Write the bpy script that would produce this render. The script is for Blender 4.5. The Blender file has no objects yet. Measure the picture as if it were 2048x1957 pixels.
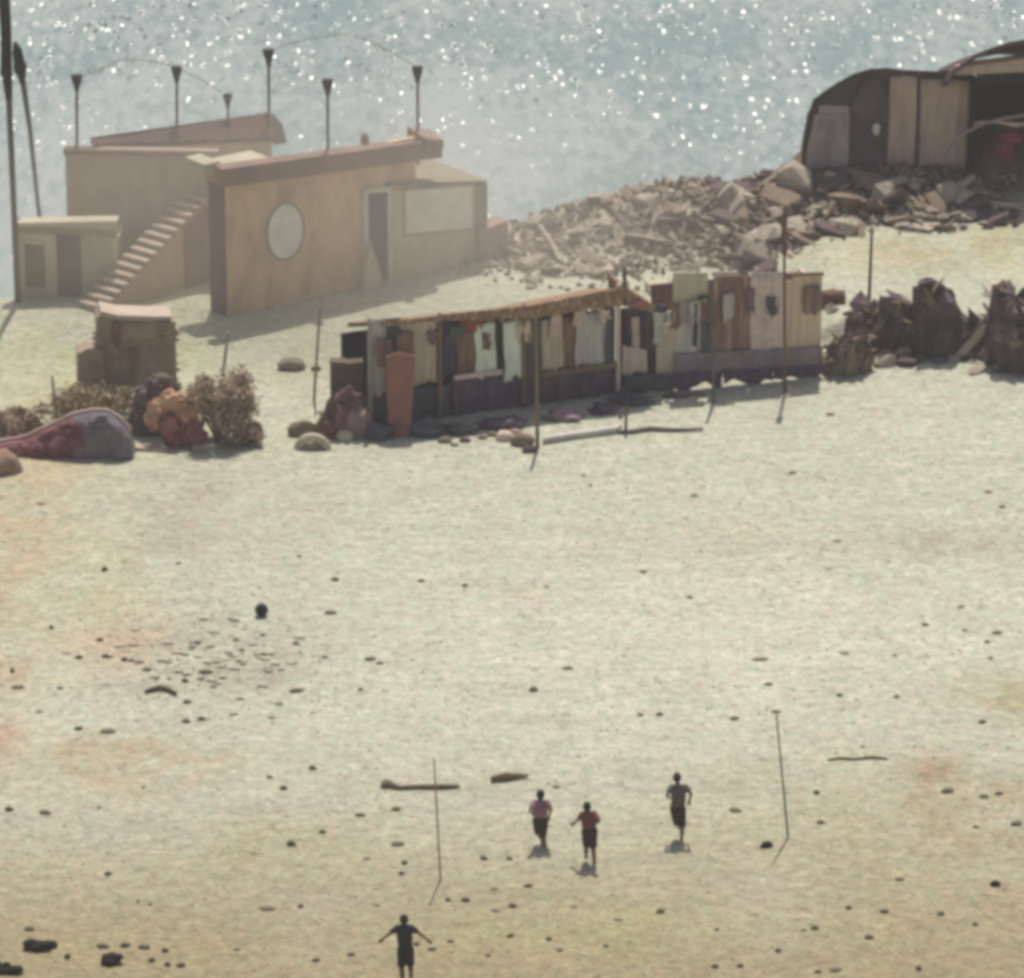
import bpy, bmesh, math, random
import numpy as np
from mathutils import Vector, Matrix, Quaternion, noise as mnoise
R = math.radians
rnd = random.Random(7)
C = bpy.context.scene.collection
SC = bpy.context.scene

# ------------------------------------------------------------------ camera, sky, sun, exposure
CAM_H, PITCH, FPX = 44.5, R(20.0), 10920.0          # metres, radians, focal length in px of a 2048 px wide frame
cam = bpy.data.cameras.new("camera"); cam_ob = bpy.data.objects.new("camera", cam); C.objects.link(cam_ob)
cam_ob.location = (0, 0, CAM_H); cam_ob.rotation_euler = (R(90) - PITCH, 0, 0)
cam.sensor_fit = 'HORIZONTAL'; cam.sensor_width = 36; cam.lens = FPX / 2048 * 36
cam.clip_start = 1; cam.clip_end = 9000
SC.camera = cam_ob
SUN_EL, SUN_AZ = R(63), R(4)                        # behind the scene, a little to the right
w = bpy.data.worlds.new("World"); SC.world = w; w.use_nodes = True
nt = w.node_tree; nt.nodes.clear()
sky = nt.nodes.new('ShaderNodeTexSky'); sky.sky_type = 'NISHITA'; sky.sun_disc = False
sky.sun_elevation = SUN_EL; sky.sun_rotation = SUN_AZ; sky.dust_density = 3.5; sky.air_density = 1.0
bg = nt.nodes.new('ShaderNodeBackground'); bg.inputs[1].default_value = 0.09
wo = nt.nodes.new('ShaderNodeOutputWorld')
nt.links.new(sky.outputs[0], bg.inputs[0]); nt.links.new(bg.outputs[0], wo.inputs[0])
sl = bpy.data.lights.new("sun", 'SUN'); sl.energy = 3.85; sl.angle = R(0.53); sl.color = (1.0, 0.95, 0.86)
so = bpy.data.objects.new("sun", sl); C.objects.link(so); so.location = (10, 160, 80)
ldir = Vector((-math.sin(SUN_AZ) * math.cos(SUN_EL), -math.cos(SUN_AZ) * math.cos(SUN_EL), -math.sin(SUN_EL)))
so.rotation_euler = ldir.to_track_quat('-Z', 'Y').to_euler()
SC.view_settings.view_transform = 'Standard'; SC.view_settings.look = 'None'
SC.view_settings.exposure = 0.0; SC.view_settings.gamma = 1.0
SC.cycles.filter_width = 4.4
SC.cycles.max_bounces = 6; SC.cycles.volume_bounces = 1
SC.cycles.sample_clamp_indirect = 4.0

# ------------------------------------------------------------------ survey: photo measurements -> places on the ground
FWD = Vector((0, math.cos(PITCH), -math.sin(PITCH))); UP = Vector((0, math.sin(PITCH), math.cos(PITCH)))
CAMP = Vector((0, 0, CAM_H))
def at(px, py, z=0.0):
    d = FWD + Vector((1, 0, 0)) * ((px - 1024) / FPX) + UP * ((978.5 - py) / FPX)
    t = (z - CAM_H) / d.z
    return CAMP + d * t
def zat(P, py):
    t = (978.5 - py) / FPX
    return CAM_H + P.y * (t * math.cos(PITCH) - math.sin(PITCH)) / (math.cos(PITCH) + t * math.sin(PITCH))
def depth(P): return (Vector(P) - CAMP).dot(FWD)
def xat(px, P): return (px - 1024) / FPX * depth(P)
def mpx(P): return depth(P) / FPX                     # metres per photo pixel
def onY(px, py, Y):
    d = FWD + Vector((1, 0, 0)) * ((px - 1024) / FPX) + UP * ((978.5 - py) / FPX)
    return CAMP + d * (Y / d.y)
def sstep(a, b, x):
    t = min(1, max(0, (x - a) / (b - a))); return t * t * (3 - 2 * t)
def lerp(a, b, t): return a + (b - a) * t
def interp(xs, ys, x): return float(np.interp(x, xs, ys))

# ------------------------------------------------------------------ the lie of the land
S0, S1 = at(0, 578, -0.3), at(960, 425, -0.3)
SHORE_K = (S1.y - S0.y) / (S1.x - S0.x)
def shoreY(X): return S0.y + SHORE_K * (X - S0.x) + 0.35 * math.sin(X * 0.7)
TOE = [at(x, y) for x, y in ((860, 548), (1200, 565), (1500, 545), (1640, 502), (2048, 486))]
TX = [p.x for p in TOE]; TY = [p.y for p in TOE]
BANK = [at(x, y) for x, y in ((1600, 700), (1700, 690), (1850, 690), (1960, 680), (2048, 690))]
BX = [p.x for p in BANK]; BY = [p.y for p in BANK]
def crestY(X):
    ty = interp(TX, TY, X)
    return interp([-1.5, 1, 4, 8.0, 8.5, 30], [ty + 3.2, ty + 4.2, ty + 5.0, ty + 4.4, 149.5, 149.5], X)
def landY(X): return shoreY(X) if X < 1 else max(shoreY(X), crestY(X) + 1.0)
def mound(X, Y):
    h = interp([-3, -1.5, 0, 2, 3.6, 6, 9, 20], [0, .12, .3, .62, 1.0, 1.1, 1.15, 1.15], X)
    ty = interp(TX, TY, X)
    return h * sstep(ty - 0.2, ty + 4.6, Y)
def gz(X, Y):
    z = 0.05 * mnoise.noise((X * .22, Y * .22, 1.3)) + 0.025 * mnoise.noise((X * .9, Y * .9, 4.1))
    if X > 4:
        z += 0.55 * sstep(BX[0] - .5, BX[0] + 1.2, X) * sstep(0, 0.5, Y - interp(BX, BY, X) - .25 * mnoise.noise((X * 1.3, 0, 2)))
    m = mound(X, Y)
    if m > 0: z += m + 0.3 * min(1, m * 2) * mnoise.noise((X * 1.1, Y * 1.1, 9.7))
    d = Y - landY(X)
    if d > -2: z -= 0.30 * (d + 2) if d < 14 else 4.8
    if X > -1.5: z -= 3.2 * sstep(0, 4.0, Y - crestY(X))
    return z
def ground(px, py, it=4):
    P = at(px, py, 0)
    for _ in range(it): P = at(px, py, gz(P.x, P.y))
    return P

# ------------------------------------------------------------------ materials
def lin(c):
    return tuple((v / 12.92 if v <= .04045 else ((v + .055) / 1.055) ** 2.4) for v in (x / 255 for x in c))
MATS = {}
def mat(name, c1, c2=None, scale=3.0, rough=.9, bump=.25, stretch=(1, 1, 1), detail=5.0, bdist=.02, spec=.25, c3=None):
    if name in MATS: return MATS[name]
    m = bpy.data.materials.new(name); m.use_nodes = True; t = m.node_tree; t.nodes.clear()
    N = t.nodes.new; L = t.links.new
    out = N('ShaderNodeOutputMaterial'); b = N('ShaderNodeBsdfPrincipled'); L(b.outputs[0], out.inputs[0])
    tc = N('ShaderNodeTexCoord'); mp = N('ShaderNodeMapping'); mp.inputs['Scale'].default_value = stretch
    L(tc.outputs['Object'], mp.inputs[0])
    n = N('ShaderNodeTexNoise'); n.inputs['Scale'].default_value = scale; n.inputs['Detail'].default_value = detail
    n.inputs['Roughness'].default_value = .62
    L(mp.outputs[0], n.inputs['Vector'])
    if c2 is None: c2 = tuple(v * .6 for v in c1)
    r = N('ShaderNodeValToRGB'); e = r.color_ramp.elements
    e[0].position = .33; e[0].color = (*c2, 1); e[1].position = .66; e[1].color = (*c1, 1)
    if c3 is not None:
        x = e.new(.5); x.color = (*c3, 1)
    L(n.outputs['Fac'], r.inputs[0]); L(r.outputs[0], b.inputs['Base Color'])
    b.inputs['Roughness'].default_value = rough; b.inputs['Specular IOR Level'].default_value = spec
    if bump:
        n2 = N('ShaderNodeTexNoise'); n2.inputs['Scale'].default_value = scale * 3.1; n2.inputs['Detail'].default_value = 6
        L(mp.outputs[0], n2.inputs['Vector'])
        bp = N('ShaderNodeBump'); bp.inputs['Strength'].default_value = bump; bp.inputs['Distance'].default_value = bdist
        L(n2.outputs['Fac'], bp.inputs['Height']); L(bp.outputs[0], b.inputs['Normal'])
    MATS[name] = m; return m

plaster = mat('ochre_plaster', (.74, .53, .33), (.44, .30, .20), 1.1, c3=(.66, .46, .29), stretch=(1.2, 1.2, .55), detail=8)
plaster_grey = mat('grey_plaster', (.46, .37, .275), (.31, .25, .195), 1.1, stretch=(1.2, 1.2, .5), detail=8)
plaster_pale = mat('pale_plaster', (.64, .56, .41), (.46, .40, .29), 1.1, stretch=(1.2, 1.2, .5), detail=8)
plaster_pink = mat('pink_plaster', (.36, .25, .21), (.28, .20, .18), 1.0)
red_roof = mat('red_roof', (.095, .042, .037), (.065, .036, .031), 1.5, stretch=(6, 1, 1))
brown_band = mat('brown_band', (.31, .225, .165), (.21, .155, .125), 1.2, c3=(.28, .18, .155))
deck_m = mat('deck', (.55, .50, .38), (.45, .40, .30), 2.0)
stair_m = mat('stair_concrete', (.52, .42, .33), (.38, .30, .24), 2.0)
shaded_wall = mat('shaded_wall', (.21, .145, .13), (.13, .09, .105), 1.2)  # house wall in shade, its darkness painted into the colour
door_m = mat('slate_blue_door', (.075, .075, .12), (.05, .045, .07), 2.0)
door_brown = mat('brown_door', (.17, .12, .11), (.12, .085, .08), 2.0)
white_paint = mat('white_paint', (.66, .64, .55), (.55, .53, .45), 2.0)
panel_white = mat('white_panel', (.86, .83, .72), (.70, .67, .57), 2.5)
win_green = mat('olive_window', (.20, .19, .12), (.15, .14, .09), 2.0, rough=.4)
iron = mat('dark_iron', (.035, .037, .033), (.02, .02, .02), 5, rough=.7)
pole_grey = mat('weathered_pole', (.17, .155, .125), (.11, .095, .08), 4, stretch=(3, 3, .6))
pole_pale = mat('pale_pole', (.42, .37, .29), (.30, .26, .20), 4, stretch=(3, 3, .6))
wood_red = mat('red_brown_wood', (.21, .115, .085), (.13, .07, .055), 4, stretch=(3, 3, .6))
wood_brown = mat('brown_wood', (.26, .18, .11), (.16, .11, .075), 4, stretch=(4, 4, .5))
wood_pale = mat('pale_wood', (.50, .42, .33), (.38, .31, .24), 4)
thatch = mat('thatch', (.46, .36, .22), (.20, .12, .08), 5.0, stretch=(2.5, 2.5, 1), bump=.6, c3=(.26, .15, .09))
cl_white = mat('white_cloth', (.86, .88, .74), (.70, .70, .60), 1.6, stretch=(2, 2, .6))
cl_grey = mat('grey_cloth', (.62, .58, .50), (.42, .39, .36), 1.6, stretch=(2.5, 2.5, .5))
cl_beige = mat('beige_cloth', (.66, .55, .41), (.48, .39, .29), 1.6, stretch=(2.5, 2.5, .5))
cl_brown = mat('brown_cloth', (.30, .18, .12), (.18, .11, .09), 2, stretch=(2.5, 2.5, .5))
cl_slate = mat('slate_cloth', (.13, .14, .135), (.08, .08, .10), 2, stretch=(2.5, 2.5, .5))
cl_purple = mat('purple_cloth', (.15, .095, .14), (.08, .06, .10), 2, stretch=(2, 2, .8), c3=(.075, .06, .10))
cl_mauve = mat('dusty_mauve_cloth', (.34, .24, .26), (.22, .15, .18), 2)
cl_deep = mat('deep_purple_cloth', (.16, .105, .135), (.065, .048, .075), 3, stretch=(1.6, 1.6, 1), c3=(.10, .075, .12))  # dark cloth, deepened to paint the shade along the foot of the shacks
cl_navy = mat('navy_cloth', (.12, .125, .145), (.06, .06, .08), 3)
cl_orange = mat('orange_board', (.36, .15, .105), (.23, .105, .10), 1.6)
cl_pink = mat('pink_cloth', (.76, .60, .50), (.56, .43, .37), 2.2, stretch=(1.5, 1.5, 1.6))
cl_tan = mat('tan_sheet', (.72, .56, .39), (.54, .41, .29), 2, stretch=(4, 4, .4))
cl_rust = mat('rust_sheet', (.46, .32, .24), (.30, .20, .17), 2, stretch=(5, 5, .4), c3=(.20, .12, .10))
cl_green = mat('dark_green_frame', (.04, .06, .05), (.03, .04, .04), 3)
canvas_dark = mat('dark_canvas', (.10, .065, .065), (.055, .04, .05), 1.5)
canvas_tan = mat('tan_canvas', (.56, .42, .31), (.38, .28, .23), 1.2, stretch=(2, 2, .5))
canvas_grey = mat('grey_canvas', (.44, .37, .31), (.26, .20, .21), 1.2, stretch=(1.5, 1.5, .8))
canvas_purple = mat('purple_canvas', (.14, .10, .11), (.075, .055, .065), 1.2)
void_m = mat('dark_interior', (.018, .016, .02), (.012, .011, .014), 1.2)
red_m = mat('red_plastic', (.33, .06, .08), (.20, .03, .05), 2, rough=.6)
rock_pale = mat('pale_concrete', (.46, .40, .31), (.28, .235, .185), 3.5)
rock_brown = mat('brown_rubble', (.28, .21, .15), (.17, .125, .095), 3.5)
rock_dark = mat('dark_rubble', (.16, .11, .105), (.09, .065, .07), 3.5)
stone_dark = mat('dark_stone', (.21, .18, .115), (.12, .105, .07), 9)
stone_mid = mat('mid_stone', (.33, .30, .22), (.22, .19, .14), 9)
weed = mat('black_weed', (.022, .018, .016), (.012, .010, .010), 9, bump=.5)
olive = mat('olive_weed', (.13, .12, .06), (.08, .07, .04), 8)
cream_stone = mat('cream_stone', (.56, .52, .38), (.42, .38, .28), 4)
tarp_red = mat('dark_red_tarpaulin', (.26, .115, .10), (.13, .06, .065), 1.8, c3=(.20, .08, .095))
tarp_grey = mat('blue_grey_tarpaulin', (.20, .18, .19), (.12, .095, .12), 1.0)
tarp_rim = mat('pale_rim', (.52, .38, .32), (.40, .29, .25), 3)  # sunlight on the tarpaulin edge painted pale; one litter lump wears it too
cl_bundle = mat('orange_red_cloth', (.62, .42, .28), (.38, .18, .13), 2.6, bump=.4, c3=(.52, .30, .19))
cl_wine = mat('dull_red_cloth', (.38, .16, .14), (.20, .08, .085), 2.2, bump=.4)
bush_leaf = mat('dry_leaves', (.50, .41, .25), (.32, .25, .17), 3)
bush_leaf2 = mat('brown_leaves', (.52, .39, .27), (.32, .23, .19), 3)
block_m = mat('weathered_block', (.42, .32, .235), (.26, .19, .15), 1.6)
block_top = mat('sunlit_block_top', (.55, .45, .36), (.44, .35, .28), 3)  # paler than the body: sunlight on the stump top put into the colour
skin_m = mat('skin', (.26, .155, .105), (.22, .125, .08), 5, rough=.6, bump=.05)
hair_m = mat('dark_hair', (.022, .018, .012), (.012, .010, .008), 30, rough=.6)
eye_m = mat('eye', (.5, .48, .45), (.3, .28, .25), 40, rough=.3, bump=0)

# sand: colour patches come from the ground's own colour layer
def sand_material():
    m = bpy.data.materials.new('beach_sand'); m.use_nodes = True; t = m.node_tree; t.nodes.clear()
    N = t.nodes.new; L = t.links.new
    out = N('ShaderNodeOutputMaterial'); b = N('ShaderNodeBsdfPrincipled'); L(b.outputs[0], out.inputs[0])
    b.inputs['Roughness'].default_value = .95; b.inputs['Specular IOR Level'].default_value = .12
    at_ = N('ShaderNodeAttribute'); at_.attribute_name = 'tint'
    tc = N('ShaderNodeTexCoord')
    def noise(scale, det, st):
        mp = N('ShaderNodeMapping'); mp.inputs['Scale'].default_value = st; L(tc.outputs['Object'], mp.inputs[0])
        n = N('ShaderNodeTexNoise'); n.inputs['Scale'].default_value = scale; n.inputs['Detail'].default_value = det
        n.inputs['Roughness'].default_value = .65; L(mp.outputs[0], n.inputs['Vector']); return n
    a = noise(1.1, 6, (.6, 1, 1)); c = noise(5.5, 5, (.75, .6, 1)); f = noise(15, 3, (1, .5, 1)); hue = noise(2.6, 3, (1, .7, 1))
    def ramp(n, lo, hi, p0=.3, p1=.7):
        r = N('ShaderNodeMapRange'); r.inputs[1].default_value = p0; r.inputs[2].default_value = p1
        r.inputs[3].default_value = lo; r.inputs[4].default_value = hi; L(n.outputs['Fac'], r.inputs[0]); return r
    def mul(x, y):
        k = N('ShaderNodeMath'); k.operation = 'MULTIPLY'; L(x.outputs[0], k.inputs[0]); L(y.outputs[0], k.inputs[1]); return k
    k = mul(mul(ramp(a, .87, 1.08), ramp(c, .72, 1.15)), ramp(f, .82, 1.12))
    hr = N('ShaderNodeValToRGB'); L(hue.outputs['Fac'], hr.inputs[0]); e = hr.color_ramp.elements
    e[0].position = .36; e[0].color = (.955, 1.0, .925, 1); e[1].position = .64; e[1].color = (1.035, .955, .905, 1)
    vm = N('ShaderNodeVectorMath'); vm.operation = 'MULTIPLY'; L(at_.outputs['Color'], vm.inputs[0]); L(hr.outputs[0], vm.inputs[1])
    vs = N('ShaderNodeVectorMath'); vs.operation = 'SCALE'; L(vm.outputs[0], vs.inputs[0]); L(k.outputs[0], vs.inputs['Scale'])
    L(vs.outputs[0], b.inputs['Base Color'])
    # trampled surface
    s1 = noise(2.4, 5, (.7, 1.1, 1)); s2 = noise(9, 4, (.7, 1, 1))
    ad = N('ShaderNodeMath'); ad.operation = 'MULTIPLY_ADD'; L(s2.outputs['Fac'], ad.inputs[0]); ad.inputs[1].default_value = .35
    fm = N('ShaderNodeMapping'); fm.inputs['Scale'].default_value = (1, .6, 1); L(tc.outputs['Object'], fm.inputs[0])
    fv = N('ShaderNodeTexVoronoi'); fv.inputs['Scale'].default_value = 2.3; L(fm.outputs[0], fv.inputs['Vector'])
    fr_ = N('ShaderNodeMapRange'); fr_.interpolation_type = 'SMOOTHSTEP'; L(fv.outputs['Distance'], fr_.inputs[0]); fr_.inputs[1].default_value = .06; fr_.inputs[2].default_value = .26; fr_.inputs[3].default_value = -.32; fr_.inputs[4].default_value = 0
    fa = N('ShaderNodeMath'); fa.operation = 'ADD'; L(fr_.outputs[0], fa.inputs[0]); L(s1.outputs['Fac'], fa.inputs[1]); L(fa.outputs[0], ad.inputs[2])
    bp = N('ShaderNodeBump'); bp.inputs['Strength'].default_value = .9; bp.inputs['Distance'].default_value = .16
    L(ad.outputs[0], bp.inputs['Height']); L(bp.outputs[0], b.inputs['Normal'])
    return m

def sea_material():
    m = bpy.data.materials.new('sea_water'); m.use_nodes = True; t = m.node_tree; t.nodes.clear()
    N = t.nodes.new; L = t.links.new
    out = N('ShaderNodeOutputMaterial'); b = N('ShaderNodeBsdfPrincipled'); L(b.outputs[0], out.inputs[0])
    tc = N('ShaderNodeTexCoord')
    def noise(scale, det, st, dist=0):
        mp = N('ShaderNodeMapping'); mp.inputs['Scale'].default_value = st; mp.inputs['Rotation'].default_value = (0, 0, R(14)); L(tc.outputs['Object'], mp.inputs[0])
        n = N('ShaderNodeTexNoise'); n.inputs['Scale'].default_value = scale; n.inputs['Detail'].default_value = det
        n.inputs['Distortion'].default_value = dist; L(mp.outputs[0], n.inputs['Vector']); return n
    big = noise(.3, 4, (.6, .3, 1)); fine = noise(1.6, 4, (.6, 1, 1))
    r = N('ShaderNodeValToRGB'); e = r.color_ramp.elements
    e[0].position = .32; e[0].color = (.195, .26, .253, 1); e[1].position = .62; e[1].color = (.335, .375, .35, 1)
    chop = noise(2.4, 2, (1.0, .32, 1)); cm = N('ShaderNodeMath'); cm.operation = 'MULTIPLY_ADD'; L(chop.outputs['Fac'], cm.inputs[0]); cm.inputs[1].default_value = .42
    cb = N('ShaderNodeMath'); cb.operation = 'SUBTRACT'; L(big.outputs['Fac'], cb.inputs[0]); cb.inputs[1].default_value = .21; L(cb.outputs[0], cm.inputs[2])
    vm0 = N('ShaderNodeMapping'); vm0.inputs['Scale'].default_value = (1, .3, 1); vm0.inputs['Location'].default_value = (3.3, 1.7, 0); L(tc.outputs['Object'], vm0.inputs[0])
    v0 = N('ShaderNodeTexVoronoi'); v0.inputs['Scale'].default_value = 4.4; v0.feature = 'SMOOTH_F1'; v0.inputs['Smoothness'].default_value = .6; L(vm0.outputs[0], v0.inputs['Vector'])
    sp0 = N('ShaderNodeSeparateColor'); L(v0.outputs['Color'], sp0.inputs[0])
    c2_ = N('ShaderNodeMath'); c2_.operation = 'MULTIPLY_ADD'; L(sp0.outputs[0], c2_.inputs[0]); c2_.inputs[1].default_value = .26; 
    c3_ = N('ShaderNodeMath'); c3_.operation = 'SUBTRACT'; L(cm.outputs[0], c3_.inputs[0]); c3_.inputs[1].default_value = .13; L(c3_.outputs[0], c2_.inputs[2])
    L(c2_.outputs[0], r.inputs[0]); L(r.outputs[0], b.inputs['Base Color'])
    b.inputs['Roughness'].default_value = .27; b.inputs['IOR'].default_value = 1.33; b.inputs['Specular IOR Level'].default_value = .5
    w1 = noise(1.6, 3, (1.0, .5, 1)); w2 = noise(.35, 2, (.6, .5, 1))
    ad = N('ShaderNodeMath'); ad.operation = 'MULTIPLY_ADD'; L(w2.outputs['Fac'], ad.inputs[0]); ad.inputs[1].default_value = 1.4; L(w1.outputs['Fac'], ad.inputs[2])
    bp = N('ShaderNodeBump'); bp.inputs['Strength'].default_value = 1.0; bp.inputs['Distance'].default_value = .22
    L(ad.outputs[0], bp.inputs['Height'])
    # small facets of the chop, each tilted its own way, steeper farther out and in gusts
    vm = N('ShaderNodeMapping'); vm.inputs['Scale'].default_value = (1, .30, 1); L(tc.outputs['Object'], vm.inputs[0])
    vo = N('ShaderNodeTexVoronoi'); vo.inputs['Scale'].default_value = 4.3; L(vm.outputs[0], vo.inputs['Vector'])
    fall = N('ShaderNodeMapRange'); fall.interpolation_type = 'SMOOTHSTEP'; L(vo.outputs['Distance'], fall.inputs[0])
    fall.inputs[1].default_value = .62; fall.inputs[2].default_value = .22; fall.inputs[3].default_value = 0; fall.inputs[4].default_value = 1
    sub = N('ShaderNodeVectorMath'); sub.operation = 'SUBTRACT'; L(vo.outputs['Color'], sub.inputs[0]); sub.inputs[1].default_value = (.5, .88, .5)
    mul = N('ShaderNodeVectorMath'); mul.operation = 'MULTIPLY'; L(sub.outputs[0], mul.inputs[0]); mul.inputs[1].default_value = (.5, .54, 0)
    sx = N('ShaderNodeSeparateXYZ'); L(tc.outputs['Object'], sx.inputs[0]); gy = N('ShaderNodeMapRange'); L(sx.outputs['Y'], gy.inputs[0])
    gy.inputs[1].default_value = 146; gy.inputs[2].default_value = 166; gy.inputs[1].default_value = 148; gy.inputs[3].default_value = .56; gy.inputs[4].default_value = 1.45
    gust = noise(.22, 2, (.7, .4, 1)); gm = N('ShaderNodeMath'); gm.operation = 'MULTIPLY_ADD'; L(gust.outputs['Fac'], gm.inputs[0]); gm.inputs[1].default_value = .8; gm.inputs[2].default_value = .6
    gx = N('ShaderNodeMapRange'); L(sx.outputs['X'], gx.inputs[0]); gx.inputs[1].default_value = -13; gx.inputs[2].default_value = 4; gx.inputs[3].default_value = 1.22; gx.inputs[4].default_value = .97
    k0 = N('ShaderNodeMath'); k0.operation = 'MULTIPLY'; L(gy.outputs[0], k0.inputs[0]); L(gx.outputs[0], k0.inputs[1])
    k1 = N('ShaderNodeMath'); k1.operation = 'MULTIPLY'; L(k0.outputs[0], k1.inputs[0]); L(gm.outputs[0], k1.inputs[1])
    k2 = N('ShaderNodeMath'); k2.operation = 'MULTIPLY'; L(k1.outputs[0], k2.inputs[0]); L(fall.outputs[0], k2.inputs[1])
    sc_ = N('ShaderNodeVectorMath'); sc_.operation = 'SCALE'; L(mul.outputs[0], sc_.inputs[0]); L(k2.outputs[0], sc_.inputs['Scale'])
    av = N('ShaderNodeVectorMath'); av.operation = 'ADD'; L(bp.outputs[0], av.inputs[0]); L(sc_.outputs[0], av.inputs[1])
    nv = N('ShaderNodeVectorMath'); nv.operation = 'NORMALIZE'; L(av.outputs[0], nv.inputs[0]); L(nv.outputs[0], b.inputs['Normal'])
    return m

# ------------------------------------------------------------------ mesh building
WORLD = {}
def empty(name, loc, label=None, cat=None, group=None):
    o = bpy.data.objects.new(name, None); C.objects.link(o); o.location = loc; WORLD[o.name] = Vector(loc)
    o.empty_display_size = .2
    tag(o, label, cat, group); return o
def tag(o, label=None, cat=None, group=None, kind=None):
    if label: o['label'] = label
    if cat: o['category'] = cat
    if group: o['group'] = group
    if kind: o['kind'] = kind
    return o
class MB:
    def __init__(s): s.v = []; s.f = []; s.mi = []; s.cur = 0
    def add(s, vs, fs):
        n = len(s.v); s.v += [Vector(v) for v in vs]; s.f += [tuple(i + n for i in f) for f in fs]; s.mi += [s.cur] * len(fs); return s
    def hexa(s, b, t):                                # four bottom points, four top points, same turning sense
        return s.add(list(b) + list(t), [(3, 2, 1, 0), (4, 5, 6, 7), (0, 1, 5, 4), (1, 2, 6, 5), (2, 3, 7, 6), (3, 0, 4, 7)])
    def obox(s, o, a, b, c):
        o, a, b, c = map(Vector, (o, a, b, c)); return s.hexa([o, o + a, o + a + b, o + b], [o + c, o + a + c, o + a + b + c, o + b + c])
    def prism(s, poly, ext):
        n = len(poly); ext = Vector(ext); P = [Vector(p) for p in poly]
        return s.add(P + [p + ext for p in P], [tuple(range(n))[::-1], tuple(range(n, 2 * n))] + [(i, (i + 1) % n, (i + 1) % n + n, i + n) for i in range(n)])
    def tube(s, pts, rad, n=10):
        pts = [Vector(p) for p in pts]; rad = rad if isinstance(rad, (list, tuple)) else [rad] * len(pts)
        vs = []; ref = Vector((.31, .87, .4))
        for i, p in enumerate(pts):
            d = (pts[min(i + 1, len(pts) - 1)] - pts[max(i - 1, 0)])
            if d.length < 1e-6: d = Vector((0, 0, 1))
            d.normalize(); u = d.cross(ref).normalized(); w_ = d.cross(u)
            for k in range(n):
                a = 2 * math.pi * k / n; vs.append(p + (u * math.cos(a) + w_ * math.sin(a)) * rad[i])
        fs = [tuple(range(n)), tuple(range((len(pts) - 1) * n, len(pts) * n))[::-1]]
        for i in range(len(pts) - 1):
            for k in range(n):
                fs.append((i * n + k, i * n + (k + 1) % n, (i + 1) * n + (k + 1) % n, (i + 1) * n + k))
        return s.add(vs, fs)
    def grid(s, fn, nu, nv, thick):                   # fn(u,v)->(point, normal); a sheet with real thickness
        fr = []; bk = []
        for j in range(nv + 1):
            for i in range(nu + 1):
                p, n = fn(i / nu, j / nv); fr.append(p); bk.append(p - n * thick)
        m = len(fr); fs = []; W_ = nu + 1
        for j in range(nv):
            for i in range(nu):
                a = j * W_ + i; fs.append((a, a + 1, a + 1 + W_, a + W_)); fs.append((a + m, a + W_ + m, a + 1 + W_ + m, a + 1 + m))
        for i in range(nu):
            fs.append((i, i + m, i + 1 + m, i + 1)); a = nv * W_ + i; fs.append((a, a + 1, a + 1 + m, a + m))
        for j in range(nv):
            a = j * W_; fs.append((a, a + W_, a + W_ + m, a + m)); a = j * W_ + nu; fs.append((a, a + m, a + W_ + m, a + W_))
        return s.add(fr + bk, fs)
    def lump(s, c, r, seed=0, amp=.25, freq=1.6, sub=3):
        bm = bmesh.new(); bmesh.ops.create_icosphere(bm, subdivisions=sub, radius=1.0)
        c = Vector(c); vs = []
        for v in bm.verts:
            k = 1 + amp * mnoise.noise(v.co * freq + Vector((seed * 3.7, seed * 1.3, 5.1))) + amp * .5 * mnoise.noise(v.co * freq * 2.7 + Vector((seed, 0, 1)))
            vs.append(c + Vector((v.co.x * r[0], v.co.y * r[1], v.co.z * r[2])) * k)
        fs = [tuple(v.index for v in f.verts) for f in bm.faces]; bm.free(); return s.add(vs, fs)
    def build(s, name, mats, parent=None, origin=None, smooth=False):
        if origin is None:
            if parent is not None: origin = WORLD[parent.name]
            else:
                zs = min(v.z for v in s.v); origin = Vector((sum(v.x for v in s.v) / len(s.v), sum(v.y for v in s.v) / len(s.v), zs))
        origin = Vector(origin)
        me = bpy.data.meshes.new(name); me.from_pydata([v - origin for v in s.v], [], s.f)
        mats = mats if isinstance(mats, (list, tuple)) else [mats]
        for m in mats: me.materials.append(m)
        if len(mats) > 1: me.polygons.foreach_set('material_index', s.mi)
        bm = bmesh.new(); bm.from_mesh(me); bmesh.ops.recalc_face_normals(bm, faces=bm.faces); bm.to_mesh(me); bm.free()
        if smooth: me.polygons.foreach_set('use_smooth', [True] * len(me.polygons))
        me.update()
        o = bpy.data.objects.new(name, me); C.objects.link(o)
        o.location = origin - (WORLD[parent.name] if parent is not None else Vector((0, 0, 0)))
        if parent is not None: o.parent = parent
        WORLD[o.name] = origin
        return o

def setz(P, z): return Vector((P.x, P.y, z))

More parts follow.
